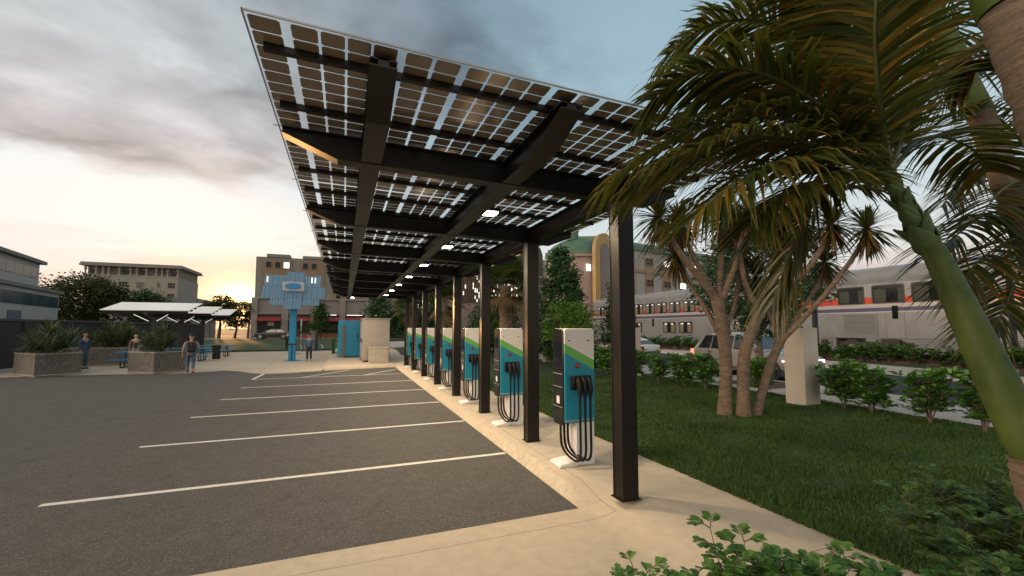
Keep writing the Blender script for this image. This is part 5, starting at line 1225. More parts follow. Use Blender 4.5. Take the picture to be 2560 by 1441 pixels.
# ---- foreground plants with small paired leaflets
PIN = leafmat('pinnate_leaflet', [(000.041, 000.121, 000.024), (000.071, 000.181, 000.036), (000.110, 000.244, 000.052), (000.151, 000.283, 000.061)], .3, .35)
def pinnate(seed, h, r, label, loc, n=60, ll=.16, lw=.028, pairs=6, mat=PIN, lean=(0, 0)):
    rr = random.Random(seed); t = thing('foreground_shrub', label, 'shrub', loc, 0, 'low shrubs in the planting bed')
    b = MB(); V, F = [], []; stems = []
    for k in range(7):
        a = k * 2.4; e = Vector((math.cos(a) * r * rr.uniform(.15, .8) + lean[0], math.sin(a) * r * rr.uniform(.15, .8) + lean[1], h * rr.uniform(.7, 1)))
        st_ = bez([(0, 0, 0), (e.x * .3, e.y * .3, e.z * .4), (e.x * .75, e.y * .75, e.z * .75), e], 12); stems.append(st_); b.tube(st_, [.007 * (1 - .06 * q) for q in range(13)], 5)
    for k in range(n):
        st_ = stems[k % 7]; q = rr.uniform(.3, 1) if k >= 14 else 1; i = min(12, int(q * 12)); p0 = st_[i]
        a = k * 2.4 + rr.uniform(-.4, .4); d = Vector((math.cos(a), math.sin(a), rr.uniform(.35, 1.5))).normalized()
        pts = [p0 + d * ll * s_ + Vector((0, 0, -.35 * ll * s_ * s_)) for s_ in (0, .25, .5, .75, 1)]
        b.tube(pts, [.003, .003, .0025, .002, .0015], 4, caps=False)
        for m in range(1, pairs + 1):
            s_ = .18 + .8 * m / pairs; j = min(3, int(s_ * 4)); p = pts[j].lerp(pts[j + 1], min(1, s_ * 4 - j)); tg = (pts[j + 1] - pts[j]).normalized(); sd = tg.cross(Vector((0, 0, 1))).normalized()
            for sg in (-1, 1):
                l = lw * 2.1 * rr.uniform(.8, 1.15) * (.75 + .5 * math.sin(math.pi * s_)); obovate(V, F, p, (sd * sg + tg * .55 + Vector((0, 0, rr.uniform(-.1, .3)))).normalized(), Vector((rr.uniform(-.2, .2), rr.uniform(-.2, .2), 1)), l, l * .55)
    b.build('stem', M('green_twig', (.06, .065, .03), rough=.8), t, smooth=True); mesh_np('foliage', V, F, mat, t); return t
pinnate(71, .80, .24, 'upright sprig of paired leaves sticking up highest over the pale paving', (2.22, 1.95, .15), 80, .13, .026, 6)
pinnate(72, .60, .2, 'small sprig of paired leaves at the bottom edge, beside the taller one', (1.90, 2.02, .15), 46, .12, .025, 5)
pinnate(73, .66, .12, 'tiny sprout of leaves alone at the bottom edge on the paving side', (1.60, 2.12, .15), 12, .1, .026, 4)
for k, (x, y, h, lab) in enumerate([(2.55, 1.85, .60, 'low leafy shrub along the bottom edge, next to the tallest sprig'), (2.9, 1.8, .55, 'low leafy shrub along the bottom edge where paving meets grass'), (3.25, 1.65, .50, 'low leafy shrub along the bottom edge in front of the lawn'), (2.45, 1.6, .62, 'leafy shrub filling the bottom edge behind the tallest sprig')]): pinnate(74 + k, h, .34, lab, (x, y, .15), 190, .14, .026, 6)
PIN2 = leafmat('fine_leaflet', [(00.034, 00.084, 00.021), (00.055, 00.126, 00.029), (00.084, 00.157, 00.038), (00.105, 00.168, 00.042)], .25, .45)
pinnate(81, .85, .5, 'big dark shrub of fine leaflets in the lower corner by the palm stem', (3.85, 1.55, .15), 210, .2, .022, 9, PIN2)
pinnate(82, .9, .5, 'dark fine-leaved shrub in the corner, standing behind the other one', (4.5, 1.75, .15), 210, .2, .022, 9, PIN2)
pinnate(83, .75, .4, 'dark fine-leaved shrub at the very bottom corner', (3.5, 1.25, .15), 170, .2, .022, 9, PIN2)
# ------------------------------------------------------------------ many-stemmed tree and palms
DT = {'A': [(8.22, 7.61, 0.1), (8.21, 7.51, 1.42), (8.09, 7.49, 2.24), (7.99, 7.49, 2.84)], 'A1': [(7.99, 7.49, 2.77), (7.51, 7.53, 3.29), (6.97, 7.58, 3.9), (6.47, 7.62, 4.6)], 'A1b': [(7.94, 7.5, 2.84), (7.62, 7.77, 3.79), (7.36, 7.92, 4.61)], 'A2': [(8.02, 7.47, 2.84), (8.29, 7.61, 3.85), (8.39, 7.6, 4.83)], 'A3': [(8.08, 7.46, 2.75), (8.14, 7.17, 3.41), (8.23, 6.97, 4.11), (8.27, 6.81, 4.62)], 'A4': [(8.12, 7.51, 1.87), (7.94, 7.84, 2.67), (7.7, 8.1, 3.31), (7.51, 8.24, 3.9)], 'A5': [(8.22, 7.45, 2.2), (8.7, 7.66, 2.63), (9.05, 7.79, 3.33), (9.24, 7.88, 3.95)], 'B': [(8.49, 7.34, 0.11), (8.47, 7.25, 1.43), (8.67, 7.17, 2.1), (8.95, 7.13, 2.63)], 'B1': [(8.9, 7.15, 2.56), (8.7, 7.3, 3.08), (8.71, 7.45, 3.85), (8.67, 7.51, 4.63)], 'B2': [(8.98, 7.12, 2.59), (9.4, 7.24, 3.14), (9.65, 7.3, 3.79), (9.88, 7.26, 4.54)], 'B3': [(9.02, 7.11, 2.59), (9.24, 6.77, 3.03), (9.55, 6.51, 3.4), (9.79, 6.27, 3.91), (9.97, 6.16, 4.44)], 'C': [(8.79, 7.28, 0.12), (9.14, 7.17, 1.19), (9.38, 7.02, 1.89)], 'C1': [(9.36, 7.03, 1.86), (9.44, 7.28, 2.34), (9.4, 7.47, 2.92), (9.34, 7.56, 3.42)], 'C2': [(9.39, 7.02, 1.87), (9.69, 7.05, 2.67), (10.04, 7.08, 3.34), (10.24, 7.05, 4.08), (10.26, 7.0, 4.66)], 'C3': [(9.4, 7.01, 1.89), (10.27, 7.04, 2.68), (10.78, 7.01, 3.27), (11.0, 6.99, 3.77)], 'C4': [(9.4, 7.01, 1.87), (9.84, 6.57, 2.58), (10.22, 6.26, 3.22), (10.51, 6.0, 3.82), (10.6, 5.82, 4.31)]}
DR = {'A': (0.14, 0.127), 'B': (0.132, 0.122), 'C': (0.098, 0.094), 'A1': (0.084, 0.056), 'A1b': (0.067, 0.052), 'A2': (0.075, 0.056), 'A3': (0.072, 0.052), 'A4': (0.059, 0.042), 'A5': (0.055, 0.037), 'B1': (0.067, 0.047), 'B2': (0.072, 0.052), 'B3': (0.079, 0.052), 'C1': (0.055, 0.037), 'C2': (0.064, 0.042), 'C3': (0.052, 0.035), 'C4': (0.062, 0.042)}
def ringbark(name, col, dark, scale=26, bump=.7):
    m, nt, out = new_mat(name); tc = N(nt, 'ShaderNodeTexCoord'); mp = N(nt, 'ShaderNodeMapping'); mp.inputs['Scale'].default_value = (4, 4, scale); L(nt, tc.outputs['Object'], mp.inputs['Vector'])
    f = noise(nt, mp.outputs[0], 1.0, 5, .65, .8); f2 = noise(nt, tc.outputs['Object'], 26, 6, .85)
    c = mixc(nt, .5, ramp(nt, f, [(.36, dark), (.62, col)]).outputs[0], ramp(nt, f2, [(.3, dark), (.7, tuple(x * 1.25 for x in col))]).outputs[0])
    bp = N(nt, 'ShaderNodeBump'); bp.inputs['Strength'].default_value = bump; bp.inputs['Distance'].default_value = .03; L(nt, mth(nt, 'ADD', f, mth(nt, 'MULTIPLY', f2, .6)), bp.inputs['Height'])
    principled(nt, out, **{'Base Color': c, 'Roughness': .92, 'Normal': bp.outputs[0]}); return m
DBARK = ringbark('cordyline_bark', (.27, .19, .125), (.06, .042, .03), 12, 1.2)
SW1 = leafmat('strap_leaf', [(.012, .028, .008), (.022, .045, .012), (.045, .07, .015), (.08, .09, .018), (.16, .085, .015), (.03, .05, .012)], .3, .4)
SW2 = leafmat('dead_strap_leaf', [(.12, .06, .015), (.18, .09, .025), (.08, .05, .02), (.05, .05, .012)], .3, .6)
dt = thing('cordyline_tree', 'many-stemmed tree with grey bark and tufts of sword leaves on the lawn', 'tree', (8.5, 7.4, .13))
o0 = Vector(dt.location)
for k, pts in DT.items():
    P = bez(pts, 14); r0, r1 = DR[k]
    b = MB(); rs = []
    for i in range(15):
        f = i / 14; rr_ = r0 + (r1 - r0) * f
        if len(k) == 1: rr_ *= 1 + .3 * max(0, 1 - f * 9) + .22 * max(0, f - .8) * 5 * .6
        rs.append(rr_ * (1 + .03 * math.sin(i * 2.1)))
    b.tube([tuple(p - o0) for p in P], rs, 14); b.build('trunk' if len(k) == 1 else 'branch', DBARK, dt, smooth=True, angle=60)
for k, pts in DT.items():
    if len(k) == 1: continue
    V, F = [], []; c = Vector(pts[-1]) - o0
    swords(130, .80, .024, tuple(c), -.5, 1.45, .30, V, F, NR, 5); nl = len(F)
    swords(60, .72, .022, tuple(c - Vector((0, 0, .06))), -1.35, -.5, .12, V, F, NR, 5)
    mesh_np('leaf_tuft', V, F, [SW1, SW2], dt, mi=[0] * nl + [1] * (len(F) - nl))
# ---- feather palms
FR = leafmat('frond_leaflet', [(.020, .036, .006), (.032, .052, .009), (.055, .070, .012), (.095, .090, .015), (.20, .12, .02), (.13, .10, .018), (.028, .048, .009), (.045, .06, .01)], .42, .4)
RACH = M('frond_rib', (.06, .075, .02), rough=.5, var=.3)
CROWNSH = None
def crownshaft_mat():
    m, nt, out = new_mat('crownshaft_green'); tc = N(nt, 'ShaderNodeTexCoord'); mp = N(nt, 'ShaderNodeMapping'); mp.inputs['Scale'].default_value = (22, 22, 1.3); L(nt, tc.outputs['Object'], mp.inputs['Vector'])
    f = noise(nt, mp.outputs[0], 1, 5, .6, .5); f2 = noise(nt, tc.outputs['Object'], 5, 5, .6)
    c = mixc(nt, .5, ramp(nt, f, [(.3, (.020, .040, .005)), (.7, (.060, .092, .010))]).outputs[0], ramp(nt, f2, [(.3, (.014, .030, .006)), (.7, (.075, .10, .016))]).outputs[0])
    principled(nt, out, **{'Base Color': c, 'Roughness': .58, 'Specular IOR Level': .3}); return m
CSH = crownshaft_mat()
PBARK = ringbark('palm_bark', (.19, .145, .105), (.055, .042, .032), 30, .9)
def frond(parent, pts, o0, ll=.5, n=52, lw=.016, droop=.45, seed=0, spread=1.0, rib=.016):
    rr = np.random.default_rng(seed)
    P = bez(pts, 40); V, F, mi = [], [], []
    b = MB(); b.tube([tuple(p - o0) for p in P], [rib * (1 - .85 * i / 40) + .002 for i in range(41)], 6)
    V = [tuple(v) for v in b.v]; F = [f for f in b.f if len(f) == 4]; mi = [0] * len(F)
    for k in range(n):
        t = .10 + .90 * (k + rr.uniform(-.3, .3)) / n; t = min(.995, max(.06, t)); x = t * 40; i = min(39, int(x)); p = P[i].lerp(P[i + 1], x - i); tg = (P[i + 1] - P[i]).normalized()
        side = tg.cross(Vector((0, 0, 1)))
        side = side.normalized() if side.length > .05 else Vector((1, 0, 0)); up = side.cross(tg).normalized()
        l = ll * (math.sin(math.pi * (.12 + .80 * t)) ** .6) * rr.uniform(.85, 1.12)
        for sg in (-1, 1):
            d = (side * sg * spread * rr.uniform(.85, 1.1) + tg * rr.uniform(.55, .95) + up * rr.uniform(.02, .30)).normalized()
            o = len(V); wv = d.cross(up).normalized(); wv = (wv + up * rr.uniform(-.35, .35)).normalized(); q = p - o0
            seg = 5
            for m in range(seg + 1):
                s = m / seg; c = q + d * l * s + Vector((0, 0, -droop * l * s * s * rr.uniform(.9, 1.1))); w = lw * (.55 + .9 * s if s < .4 else .91 * (1 - s) / .6 + .03)
                V.append(tuple(c - wv * w)); V.append(tuple(c + wv * w))
            for m in range(seg): F.append((o + 2 * m, o + 2 * m + 1, o + 2 * m + 3, o + 2 * m + 2)); mi.append(1)
    return mesh_np('frond', V, F, [RACH, FR], parent, mi=mi)
PA_stem = [(3.5, 1.14, 1.15), (3.47, 1.18, 1.47), (3.45, 1.23, 1.63), (3.42, 1.36, 2.1), (3.46, 1.52, 2.58), (3.45, 1.6, 2.77), (3.42, 1.67, 3.0), (3.38, 1.72, 3.21)]
PA = [[(3.4, 1.71, 3.19), (3.1, 1.69, 3.65), (2.87, 1.65, 3.9), (2.61, 1.63, 4.12), (2.39, 1.59, 4.24)], [(3.4, 1.71, 3.19), (3.62, 1.81, 3.67), (3.76, 1.81, 4.3), (3.78, 1.78, 4.64), (3.82, 1.74, 4.91)], [(3.38, 1.72, 3.23), (3.21, 1.86, 3.63), (3.0, 2.03, 3.9), (2.74, 2.13, 3.95), (2.52, 2.27, 3.97), (2.43, 2.36, 3.89)], [(3.38, 1.72, 3.2), (3.03, 1.74, 3.4), (2.78, 1.83, 3.48), (2.48, 1.94, 3.52), (2.17, 2.12, 3.48), (1.84, 2.31, 3.31), (1.59, 2.49, 3.05)], [(3.37, 1.73, 3.19), (3.43, 2.0, 3.46), (3.26, 2.27, 3.59), (2.96, 2.5, 3.59), (2.44, 2.82, 3.4), (2.17, 3.0, 3.2)], [(3.35, 1.74, 3.15), (2.81, 1.63, 3.05), (2.54, 1.63, 3.0), (2.27, 1.69, 2.88), (2.09, 1.72, 2.71)], [(3.36, 1.74, 3.11), (3.24, 1.89, 3.18), (3.04, 1.97, 3.04), (2.93, 2.04, 2.79), (2.85, 2.09, 2.54), (2.79, 2.13, 2.33)], [(3.42, 1.71, 3.21), (3.93, 1.81, 3.52), (4.35, 1.85, 3.66), (4.86, 1.86, 3.64), (5.13, 1.88, 3.49)], [(3.4, 1.72, 3.2), (3.74, 1.98, 3.68), (4.08, 2.23, 4.18), (4.3, 2.44, 4.56), (4.3, 2.64, 4.76)], [(3.35, 1.74, 3.13), (3.6, 2.06, 3.22), (3.65, 2.36, 3.32), (3.59, 2.72, 3.2), (3.41, 2.92, 2.89)], [(3.4, 1.71, 3.2), (3.53, 1.63, 3.58), (3.65, 1.57, 3.82), (3.8, 1.5, 3.93), (3.93, 1.46, 3.87)], [(3.37, 1.73, 3.17), (2.85, 1.71, 3.2), (2.36, 1.7, 3.1), (1.98, 1.75, 2.93), (1.74, 1.81, 2.72)]]
PA += [[(3.4, 1.71, 3.19), (2.98, 1.53, 3.52), (2.78, 1.43, 3.76), (2.66, 1.35, 3.94), (2.62, 1.3, 4.09)], [(3.38, 1.72, 3.21), (3.39, 2.1, 3.77), (3.26, 2.45, 4.09), (2.98, 2.77, 4.16), (2.76, 2.98, 4.03)], [(3.35, 1.73, 3.16), (3.3, 2.07, 3.34), (3.03, 2.38, 3.41), (2.64, 2.65, 3.22), (2.35, 2.79, 2.9)], [(3.35, 1.73, 3.17), (2.76, 1.74, 3.28), (2.27, 1.82, 3.31), (1.87, 1.99, 3.19), (1.61, 2.16, 3.01)]]
PA += [[(3.34, 1.73, 3.28), (3.02, 1.81, 3.9), (2.64, 1.93, 4.19), (2.3, 2.12, 4.23), (2.04, 2.28, 4.04)], [(3.33, 1.74, 3.29), (2.7, 1.74, 3.58), (2.3, 1.88, 3.77), (2.01, 2.05, 3.76), (1.82, 2.19, 3.63)], [(3.38, 1.72, 3.2), (3.61, 2.13, 3.7), (3.57, 2.55, 4.09), (3.39, 2.93, 4.17), (3.08, 3.18, 3.9)]]
PB_stem = [(6.78, 1.85, 1.08), (6.4, 1.92, 2.11), (6.13, 2.01, 3.0), (5.91, 2.09, 3.79), (5.87, 2.17, 4.28), (5.78, 2.24, 4.63), (5.69, 2.29, 5.01), (5.6, 2.4, 5.45), (5.54, 2.46, 5.74), (5.52, 2.5, 5.99)]
PB = [[(5.52, 2.5, 5.99), (5.05, 2.57, 6.03), (4.44, 2.72, 5.86), (3.79, 2.89, 5.46), (3.38, 3.02, 5.11), (3.13, 3.09, 4.76)], [(5.52, 2.5, 5.99), (5.59, 2.78, 6.15), (5.29, 3.12, 6.12), (4.86, 3.42, 5.82), (4.6, 3.66, 5.4)], [(5.52, 2.5, 5.99), (6.01, 2.52, 6.07), (6.4, 2.5, 5.74), (6.55, 2.59, 5.26), (6.43, 2.67, 4.7)], [(5.52, 2.5, 5.99), (4.92, 2.31, 5.93), (4.16, 2.29, 5.73), (3.51, 2.37, 5.34), (3.05, 2.47, 4.89), (2.84, 2.58, 4.52)], [(5.52, 2.5, 5.99), (5.81, 2.73, 5.79), (5.84, 2.96, 5.46), (5.65, 3.17, 5.0)], [(5.52, 2.5, 5.99), (4.99, 2.44, 5.3), (4.41, 2.49, 4.77), (3.89, 2.61, 4.45), (3.55, 2.77, 4.12)]]
PC_stem = [(3.34, 0.64, 2.02), (3.07, 0.72, 2.45), (2.9, 0.76, 2.8), (2.78, 0.78, 3.09), (2.71, 0.81, 3.35), (2.68, 0.84, 3.54), (2.66, 0.88, 3.81)]
PD_stem = [(7.44, 2.11, 1.38), (7.29, 2.1, 2.24), (7.11, 2.11, 3.09), (6.98, 2.12, 3.52)]
PD = [[(6.98, 2.12, 3.56), (6.62, 2.12, 3.99), (6.2, 2.15, 4.27), (5.79, 2.2, 4.34), (5.57, 2.29, 4.26)], [(6.98, 2.12, 3.56), (6.7, 2.21, 3.77), (6.51, 2.38, 3.89), (6.23, 2.51, 3.72), (6.04, 2.6, 3.46)], [(6.98, 2.12, 3.54), (6.37, 2.16, 3.37), (5.93, 2.23, 3.27), (5.55, 2.29, 3.05), (5.33, 2.39, 2.85)], [(6.98, 2.12, 3.52), (6.16, 2.04, 3.09), (5.63, 2.05, 2.89), (5.29, 2.09, 2.69), (5.16, 2.16, 2.44)], [(6.98, 2.13, 3.47), (6.54, 2.12, 2.97), (6.1, 2.1, 2.62), (5.86, 2.11, 2.34), (5.76, 2.17, 2.11)], [(6.98, 2.12, 3.56), (7.14, 2.21, 4.33), (7.15, 2.27, 4.88), (7.03, 2.41, 5.17), (6.73, 2.53, 5.07)], [(6.98, 2.12, 3.56), (6.19, 2.0, 3.59), (5.51, 1.95, 3.38), (5.04, 1.95, 3.04)]]
def palm(label, base, trunk_pts, trunk_r, shaft_pts, shaft_r, fronds, ll, n=52, seed=0, lw=.016, droop=.45):
    t = thing('feather_palm', label, 'palm tree', base); o0 = Vector(base)
    b = MB(); P = bez(trunk_pts, 26); b.tube([tuple(p - o0) for p in P], [trunk_r[0] + (trunk_r[1] - trunk_r[0]) * i / 26 + .006 * math.sin(i * 2.7) for i in range(27)], 18); b.build('trunk', PBARK, t, smooth=True, angle=60)
    if shaft_pts:
        b = MB(); P = bez(shaft_pts, 22); m = len(shaft_r) - 1
        def rad_(f): x = f * m; i = min(m - 1, int(x)); return shaft_r[i] + (shaft_r[i + 1] - shaft_r[i]) * (x - i)
        b.tube([tuple(p - o0) for p in P], [rad_(i / 22) for i in range(23)], 20); b.build('crownshaft', CSH, t, smooth=True, angle=60)
    for k, f in enumerate(fronds): frond(t, f, o0, ll * (.9 + .2 * ((k * 7) % 5) / 4), n, lw, droop, seed + k)
    return t
pa = palm('palm with a smooth green stem leaning from the corner, topped by knobbly leaf bases', (3.75, .75, .15), [(3.75, .75, .15), (3.62, .95, .7), (3.5, 1.14, 1.2), (3.47, 1.18, 1.46)], (.125, .108), PA_stem[1:], (.098, .10, .094, .083, .07, .058, .052, .048, .042, .038), PA, .56, 74, 100)
o0 = Vector(pa.location); PS = bez(PA_stem[3:], 40)
def leafbase_mat():
    m, nt, out = new_mat('leaf_base_green'); tc = N(nt, 'ShaderNodeTexCoord'); f = noise(nt, tc.outputs['Object'], 22, 6, .7, .6); f2 = noise(nt, tc.outputs['Object'], 7, 4, .6)
    c = mixc(nt, .5, ramp(nt, f, [(.3, (.025, .05, .014)), (.62, (.07, .12, .04)), (.8, (.16, .13, .08))]).outputs[0], ramp(nt, f2, [(.35, (.03, .06, .018)), (.65, (.09, .14, .05))]).outputs[0])
    principled(nt, out, **{'Base Color': c, 'Roughness': .65, 'Specular IOR Level': .25}); return m
LB = leafbase_mat()
rr = random.Random(3)
for k in range(17):                                     # overlapping cupped leaf bases up the stem
    i = 14 + int(k * 1.45); p = PS[min(39, i)]; ax = (PS[min(40, i + 1)] - PS[max(0, i - 1)]).normalized(); a = k * 2.5 + .6
    s1 = ax.cross(Vector((0, 0, 1)) if abs(ax.z) < .95 else Vector((1, 0, 0))).normalized(); s2 = ax.cross(s1).normalized(); rd = s1 * math.cos(a) + s2 * math.sin(a); tn = ax.cross(rd)
    f = 1 - .035 * k; V = []; F = []; nu, nv = 9, 7
    for u in range(nu):
        for v in range(nv):
            uu = u / (nu - 1); vv = v / (nv - 1) * 2 - 1
            wd = .066 * f * (math.sin(math.pi * (.22 + .70 * uu)) ** .7); out_ = (.052 + .022 * math.sin(math.pi * uu) + .06 * uu * uu) * f
            q = p + ax * (.19 * f * (uu - .3) - .05 * vv * vv * uu) + rd * (out_ - .045 * vv * vv * f) + tn * (wd * vv)
            V.append(tuple(q - o0))
    F = [(u * nv + v, u * nv + v + 1, (u + 1) * nv + v + 1, (u + 1) * nv + v) for u in range(nu - 1) for v in range(nv - 1)]
    lbo = mesh_np('leaf_base', V, F, LB, pa, True); so_ = lbo.modifiers.new('Solid', 'SOLIDIFY'); so_.thickness = .012; so_.offset = 0
palm('palm with a slim grey ringed trunk below a bright green shaft, upper corner', (6.6, 1.0, .15), [(6.6, 1.0, .15)] + PB_stem[:5], (.13, .104), PB_stem[4:], (.108, .112, .10, .085, .07), PB, .66, 56, 140)
palm('palm with the thickest grey trunk at the very corner of the view', (3.9, .35, .15), [(3.9, .35, .15), (3.5, .5, 1.2)] + PC_stem[1:6], (.16, .13), PC_stem[5:] + [(2.5, .97, 4.2)], (.135, .14, .12), [], .5, 40, 160)
palm('palm just outside the view whose orange-green fronds hang before the train', (7.6, 2.1, .15), [(7.6, 2.1, .15), (7.44, 2.11, 1.38), (7.29, 2.1, 2.24), (7.11, 2.11, 3.0)], (.16, .11), [(7.14, 2.11, 2.9), (7.05, 2.11, 3.2), (6.98, 2.12, 3.52)], (.12, .13, .09), PD, .62, 50, 180)
# ---- fan palms and a distant feather palm
FAN = leafmat('fan_leaf', [(.02, .055, .014), (.035, .085, .02), (.06, .11, .025), (.09, .11, .03), (.14, .10, .03)], .3, .42)
FAND = leafmat('fan_leaf_dead', [(.12, .075, .025), (.16, .10, .03), (.08, .07, .03)], .3, .6)
def fan_palm(label, loc, h, r, trunk_r, nf=26, dead=10, seed=1, grp='fan palms beyond the chargers'):
    rr = random.Random(seed); t = thing('fan_palm', label, 'palm tree', loc, 0, grp)
    b = MB(); b.tube(bez([(0, 0, 0), (.03, 0, h * .5), (0, 0, h)], 16), [trunk_r * (1.1 - .25 * k / 16 + .05 * math.sin(k * 2.4)) for k in range(17)], 14); b.build('trunk', M('shaggy_bark', (.17, .12, .085), rough=.95, var=.6, scale=9, bump=1, bscale=14), t, smooth=True, angle=60)
    V, F, mi = [], [], []
    for k in range(nf + dead):
        a = k * 2.399; dd = k >= nf; el = rr.uniform(-.35, 1.3) if not dd else rr.uniform(-1.25, -.5)
        d = Vector((math.cos(a) * math.cos(el), math.sin(a) * math.cos(el), math.sin(el))); l = r * rr.uniform(.45, .6); c = Vector((0, 0, h)) + d * l
        side = d.cross(Vector((0, 0, 1))).normalized(); up = side.cross(d)
        o = len(V); V += [tuple(Vector((0, 0, h)) + side * .015), tuple(Vector((0, 0, h)) - side * .015), tuple(c - side * .01), tuple(c + side * .01)]; F.append((o, o + 1, o + 2, o + 3)); mi.append(0)
        for m in range(20):
            w = (m / 19 - .5) * 4.0; dr = (d * math.cos(w) + side * math.sin(w)).normalized(); fl = r * .52 * (.75 + .25 * math.cos(w)); n2 = dr.cross(up).normalized(); o = len(V)
            for s, ww in ((0, .012), (.4, .026), (.75, .017), (1, .002)):
                p = c + dr * fl * s + Vector((0, 0, -.30 * fl * s * s)) + up * .06 * math.cos(w * 1.5); V.append(tuple(p - n2 * ww * r)); V.append(tuple(p + n2 * ww * r))
            for s in range(3): F.append((o + 2*s, o + 2*s + 1, o + 2*s + 3, o + 2*s + 2)); mi.append(1 if dd else 0)
    mesh_np('crown', V, F, [FAN, FAND], t, mi=mi); return t
fan_palm('thick-trunked fan palm behind the second charger', (6.25, 16.8, .15), 3.75, 1.55, .29, 40, 6, 2)
fan_palm('fan palm seen between the third and fourth canopy posts', (6.9, 31.5, .15), 3.9, 1.9, .26, 36, 5, 3)
fan_palm('distant fan palm behind the far canopy posts', (6.0, 43, .15), 4.3, 2.1, .27, 34, 5, 4)
t = palm('slim feather palm standing by the corner pilaster of the shop row', (-16.9, 94.2, .15), [(-16.9, 94.2, .15), (-16.8, 94.3, 3), (-16.7, 94.2, 5.9)], (.22, .17), None, None,
     [[(-16.7, 94.2, 5.9), (-16.7 + math.cos(a) * 1.2, 94.2 + math.sin(a) * 1.2, 6.9 + e), (-16.7 + math.cos(a) * 2.3, 94.2 + math.sin(a) * 2.3, 6.6 + e), (-16.7 + math.cos(a) * 2.9, 94.2 + math.sin(a) * 2.9, 5.3 + e)] for a, e in [(k * 2.4, .5 * math.sin(k * 3.1)) for k in range(14)]], .8, 22, 220, .06, .6)
# ------------------------------------------------------------------ sky, sun, camera
def dirv(az, el): return Vector((math.sin(rad(az)) * math.cos(rad(el)), math.cos(rad(az)) * math.cos(rad(el)), math.sin(rad(el))))
w = bpy.data.worlds.new('World'); scene.world = w; w.use_nodes = True
nt = w.node_tree; nt.nodes.clear()
out = nt.nodes.new('ShaderNodeOutputWorld')
SUN_AZ, SUN_EL = -13.5, 3.3
sky = N(nt, 'ShaderNodeTexSky', sky_type='NISHITA'); sky.sun_disc = False
sky.sun_elevation = rad(SUN_EL); sky.sun_rotation = rad(SUN_AZ); sky.air_density = 1.0; sky.dust_density = 2.0; sky.ozone_density = 1.5
tc = N(nt, 'ShaderNodeTexCoord'); d = tc.outputs['Generated']
sp = N(nt, 'ShaderNodeSeparateXYZ'); L(nt, d, sp.inputs[0]); X, Y, Z = sp.outputs
def dot(v):
    n_ = N(nt, 'ShaderNodeVectorMath', operation='DOT_PRODUCT'); L(nt, d, n_.inputs[0]); n_.inputs[1].default_value = v; return n_.outputs['Value']
def sstep(v, a, c):
    n_ = N(nt, 'ShaderNodeMapRange', interpolation_type='SMOOTHSTEP'); L(nt, v, n_.inputs['Value']); n_.inputs['From Min'].default_value = a; n_.inputs['From Max'].default_value = c; return n_.outputs[0]
BR = dirv(-42, 6)
glow = dot(tuple(BR))                                   # brightest part of the sky, low on the left
elev = mth(nt, 'MAXIMUM', Z, 0.0)
# clear-air gradient by height
low = ramp(nt, elev, [(0, (.56, .52, .48)), (.10, (.64, .62, .59)), (.26, (.44, .51, .54)), (.45, (.29, .41, .47)), (.8, (.18, .27, .34))]).outputs[0]
warm = ramp(nt, elev, [(0, (.46, .355, .30)), (.05, (.53, .445, .395)), (.10, (.61, .57, .535)), (.17, (.67, .655, .635)), (.24, (.675, .67, .655)), (.42, (.60, .615, .62)), (.7, (.32, .37, .40))]).outputs[0]
base = mixc(nt, sstep(glow, .55, .97), low, warm)
# cloud deck: direction projected on a plane overhead
zz = mth(nt, 'ADD', elev, .16)
cv = N(nt, 'ShaderNodeCombineXYZ'); L(nt, mth(nt, 'DIVIDE', X, zz), cv.inputs[0]); L(nt, mth(nt, 'DIVIDE', Y, zz), cv.inputs[1])
mp = N(nt, 'ShaderNodeMapping'); mp.inputs['Scale'].default_value = (1.05, 1.25, 1); mp.inputs['Rotation'].default_value = (0, 0, -.5); mp.inputs['Location'].default_value = (2.3, 1.55, 0)
L(nt, cv.outputs[0], mp.inputs['Vector'])
n1 = noise(nt, mp.outputs[0], 1.15, 7, .52, .35); n2 = noise(nt, mp.outputs[0], 2.6, 6, .5, .3)
cl = mth(nt, 'MULTIPLY_ADD', mth(nt, 'ADD', mth(nt, 'MULTIPLY', n1, .74), mth(nt, 'MULTIPLY', n2, .26)), 1.7, -.35)
deck = sstep(elev, .20, .36)
thr = mth(nt, 'SUBTRACT', .70, mth(nt, 'MULTIPLY', deck, .36))
clear = mth(nt, 'SUBTRACT', 1.0, mth(nt, 'MULTIPLY', sstep(dot(tuple(dirv(75, 32))), .60, .93), .85))
cov = mth(nt, 'MULTIPLY', mth(nt, 'MULTIPLY', sstep(mth(nt, 'SUBTRACT', cl, thr), -.10, .16), sstep(elev, .01, .05)), clear)
ccol_l = ramp(nt, elev, [(.05, (.58, .46, .41)), (.22, (.48, .415, .395)), (.36, (.36, .345, .35)), (.5, (.31, .325, .335)), (.75, (.26, .29, .31))]).outputs[0]
ccol_r = ramp(nt, elev, [(.05, (.50, .47, .45)), (.25, (.32, .36, .39)), (.45, (.125, .165, .205)), (.8, (.12, .16, .20))]).outputs[0]
ccol = mixc(nt, sstep(glow, .45, .92), ccol_r, ccol_l)
shade = mth(nt, 'MULTIPLY_ADD', n2, 2.3, -.15)
sc_ = N(nt, 'ShaderNodeVectorMath', operation='SCALE'); L(nt, ccol, sc_.inputs[0]); L(nt, shade, sc_.inputs['Scale'])
col = mixc(nt, mth(nt, 'MULTIPLY', cov, .95), base, sc_.outputs[0])
st = N(nt, 'ShaderNodeMapping'); st.inputs['Scale'].default_value = (2.2, 2.2, 11); st.inputs['Location'].default_value = (.4, 1.3, .2); L(nt, d, st.inputs['Vector'])
n3 = noise(nt, st.outputs[0], 1.3, 6, .55, .4)
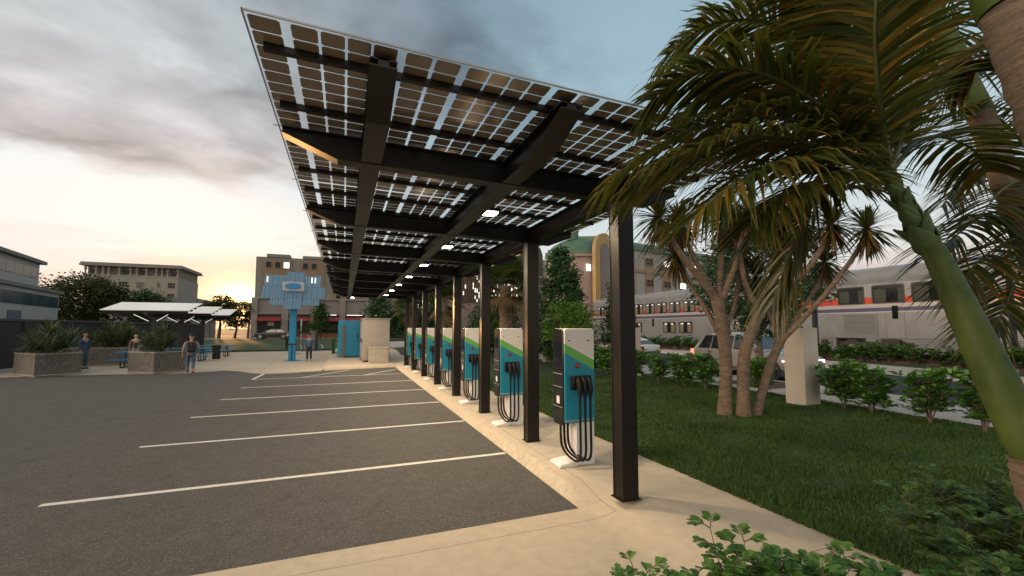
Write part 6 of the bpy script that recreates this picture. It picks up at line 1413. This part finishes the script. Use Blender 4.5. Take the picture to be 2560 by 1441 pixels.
lowc = mth(nt, 'MULTIPLY', mth(nt, 'MULTIPLY', sstep(n3, .40, .56), mth(nt, 'SUBTRACT', 1.0, sstep(elev, .10, .17))), sstep(elev, .01, .035))
col = mixc(nt, mth(nt, 'MULTIPLY', lowc, .7), col, (.47, .365, .32))
# low glow where the sun stands behind the trees
sd = dot(tuple(dirv(-11.3, 2.6)))
g1 = mth(nt, 'POWER', mth(nt, 'MAXIMUM', sd, 0), 1800.0); g2 = mth(nt, 'POWER', mth(nt, 'MAXIMUM', sd, 0), 90.0)
def addc(a, fac, c):
    s_ = N(nt, 'ShaderNodeVectorMath', operation='SCALE'); s_.inputs[0].default_value = c; L(nt, fac, s_.inputs['Scale'])
    t_ = N(nt, 'ShaderNodeVectorMath', operation='ADD'); L(nt, a, t_.inputs[0]); L(nt, s_.outputs[0], t_.inputs[1]); return t_.outputs[0]
col = addc(col, g1, (5.0, 2.8, .8)); col = addc(col, g2, (.16, .055, .0))
# unseen warm glare added past the left edge to light the ground
gl2 = mth(nt, 'POWER', mth(nt, 'MAXIMUM', dot(tuple(dirv(-88, 16))), 0), 34.0)
col = addc(col, gl2, (10.0, 7.4, 4.8))
bk = mth(nt, 'POWER', mth(nt, 'MAXIMUM', dot(tuple(dirv(-150, 30))), 0), 2.0)  # unseen brightness added behind the camera to light front surfaces
col = addc(col, bk, (.80, .66, .50))
bg1 = N(nt, 'ShaderNodeBackground'); L(nt, col, bg1.inputs[0]); bg1.inputs[1].default_value = 1.0
bg2 = N(nt, 'ShaderNodeBackground'); L(nt, sky.outputs[0], bg2.inputs[0]); bg2.inputs[1].default_value = .008
ad = N(nt, 'ShaderNodeAddShader'); L(nt, bg1.outputs[0], ad.inputs[0]); L(nt, bg2.outputs[0], ad.inputs[1]); L(nt, ad.outputs[0], out.inputs['Surface'])
sl = bpy.data.lights.new('sun', 'SUN'); sl.energy = 2.6; sl.angle = rad(1.5); sl.color = (1.0, .50, .17)
so = bpy.data.objects.new('sun', sl); COL.objects.link(so)
so.rotation_euler = (-dirv(SUN_AZ, SUN_EL)).to_track_quat('-Z', 'Y').to_euler()
cam = bpy.data.cameras.new('camera'); co = bpy.data.objects.new('camera', cam); COL.objects.link(co); scene.camera = co
F_, XC, YC, HOR, VPX = 1075.0, 1280.0, 742.0, 820.0, 860.0
pitch = math.atan((HOR - YC) / F_); yaw = math.atan((XC - VPX) / F_ * math.cos(pitch))
co.location = (0, 0, 2.15); co.rotation_euler = (math.pi / 2 + pitch, 0, -yaw)
cam.sensor_width = 36; cam.lens = F_ / 2560 * 36; cam.shift_y = (YC - 720.5) / 2560; cam.clip_start = .05; cam.clip_end = 3000
vs = scene.view_settings; vs.view_transform = 'Standard'; vs.look = 'None'; vs.exposure = .45; vs.gamma = 1.0; vs.use_curve_mapping = False
scene.cycles.max_bounces = 8; scene.cycles.transparent_max_bounces = 16; scene.cycles.caustics_reflective = False; scene.cycles.caustics_refractive = False
scene.cycles.use_denoising = True; scene.cycles.sample_clamp_indirect = 6.0
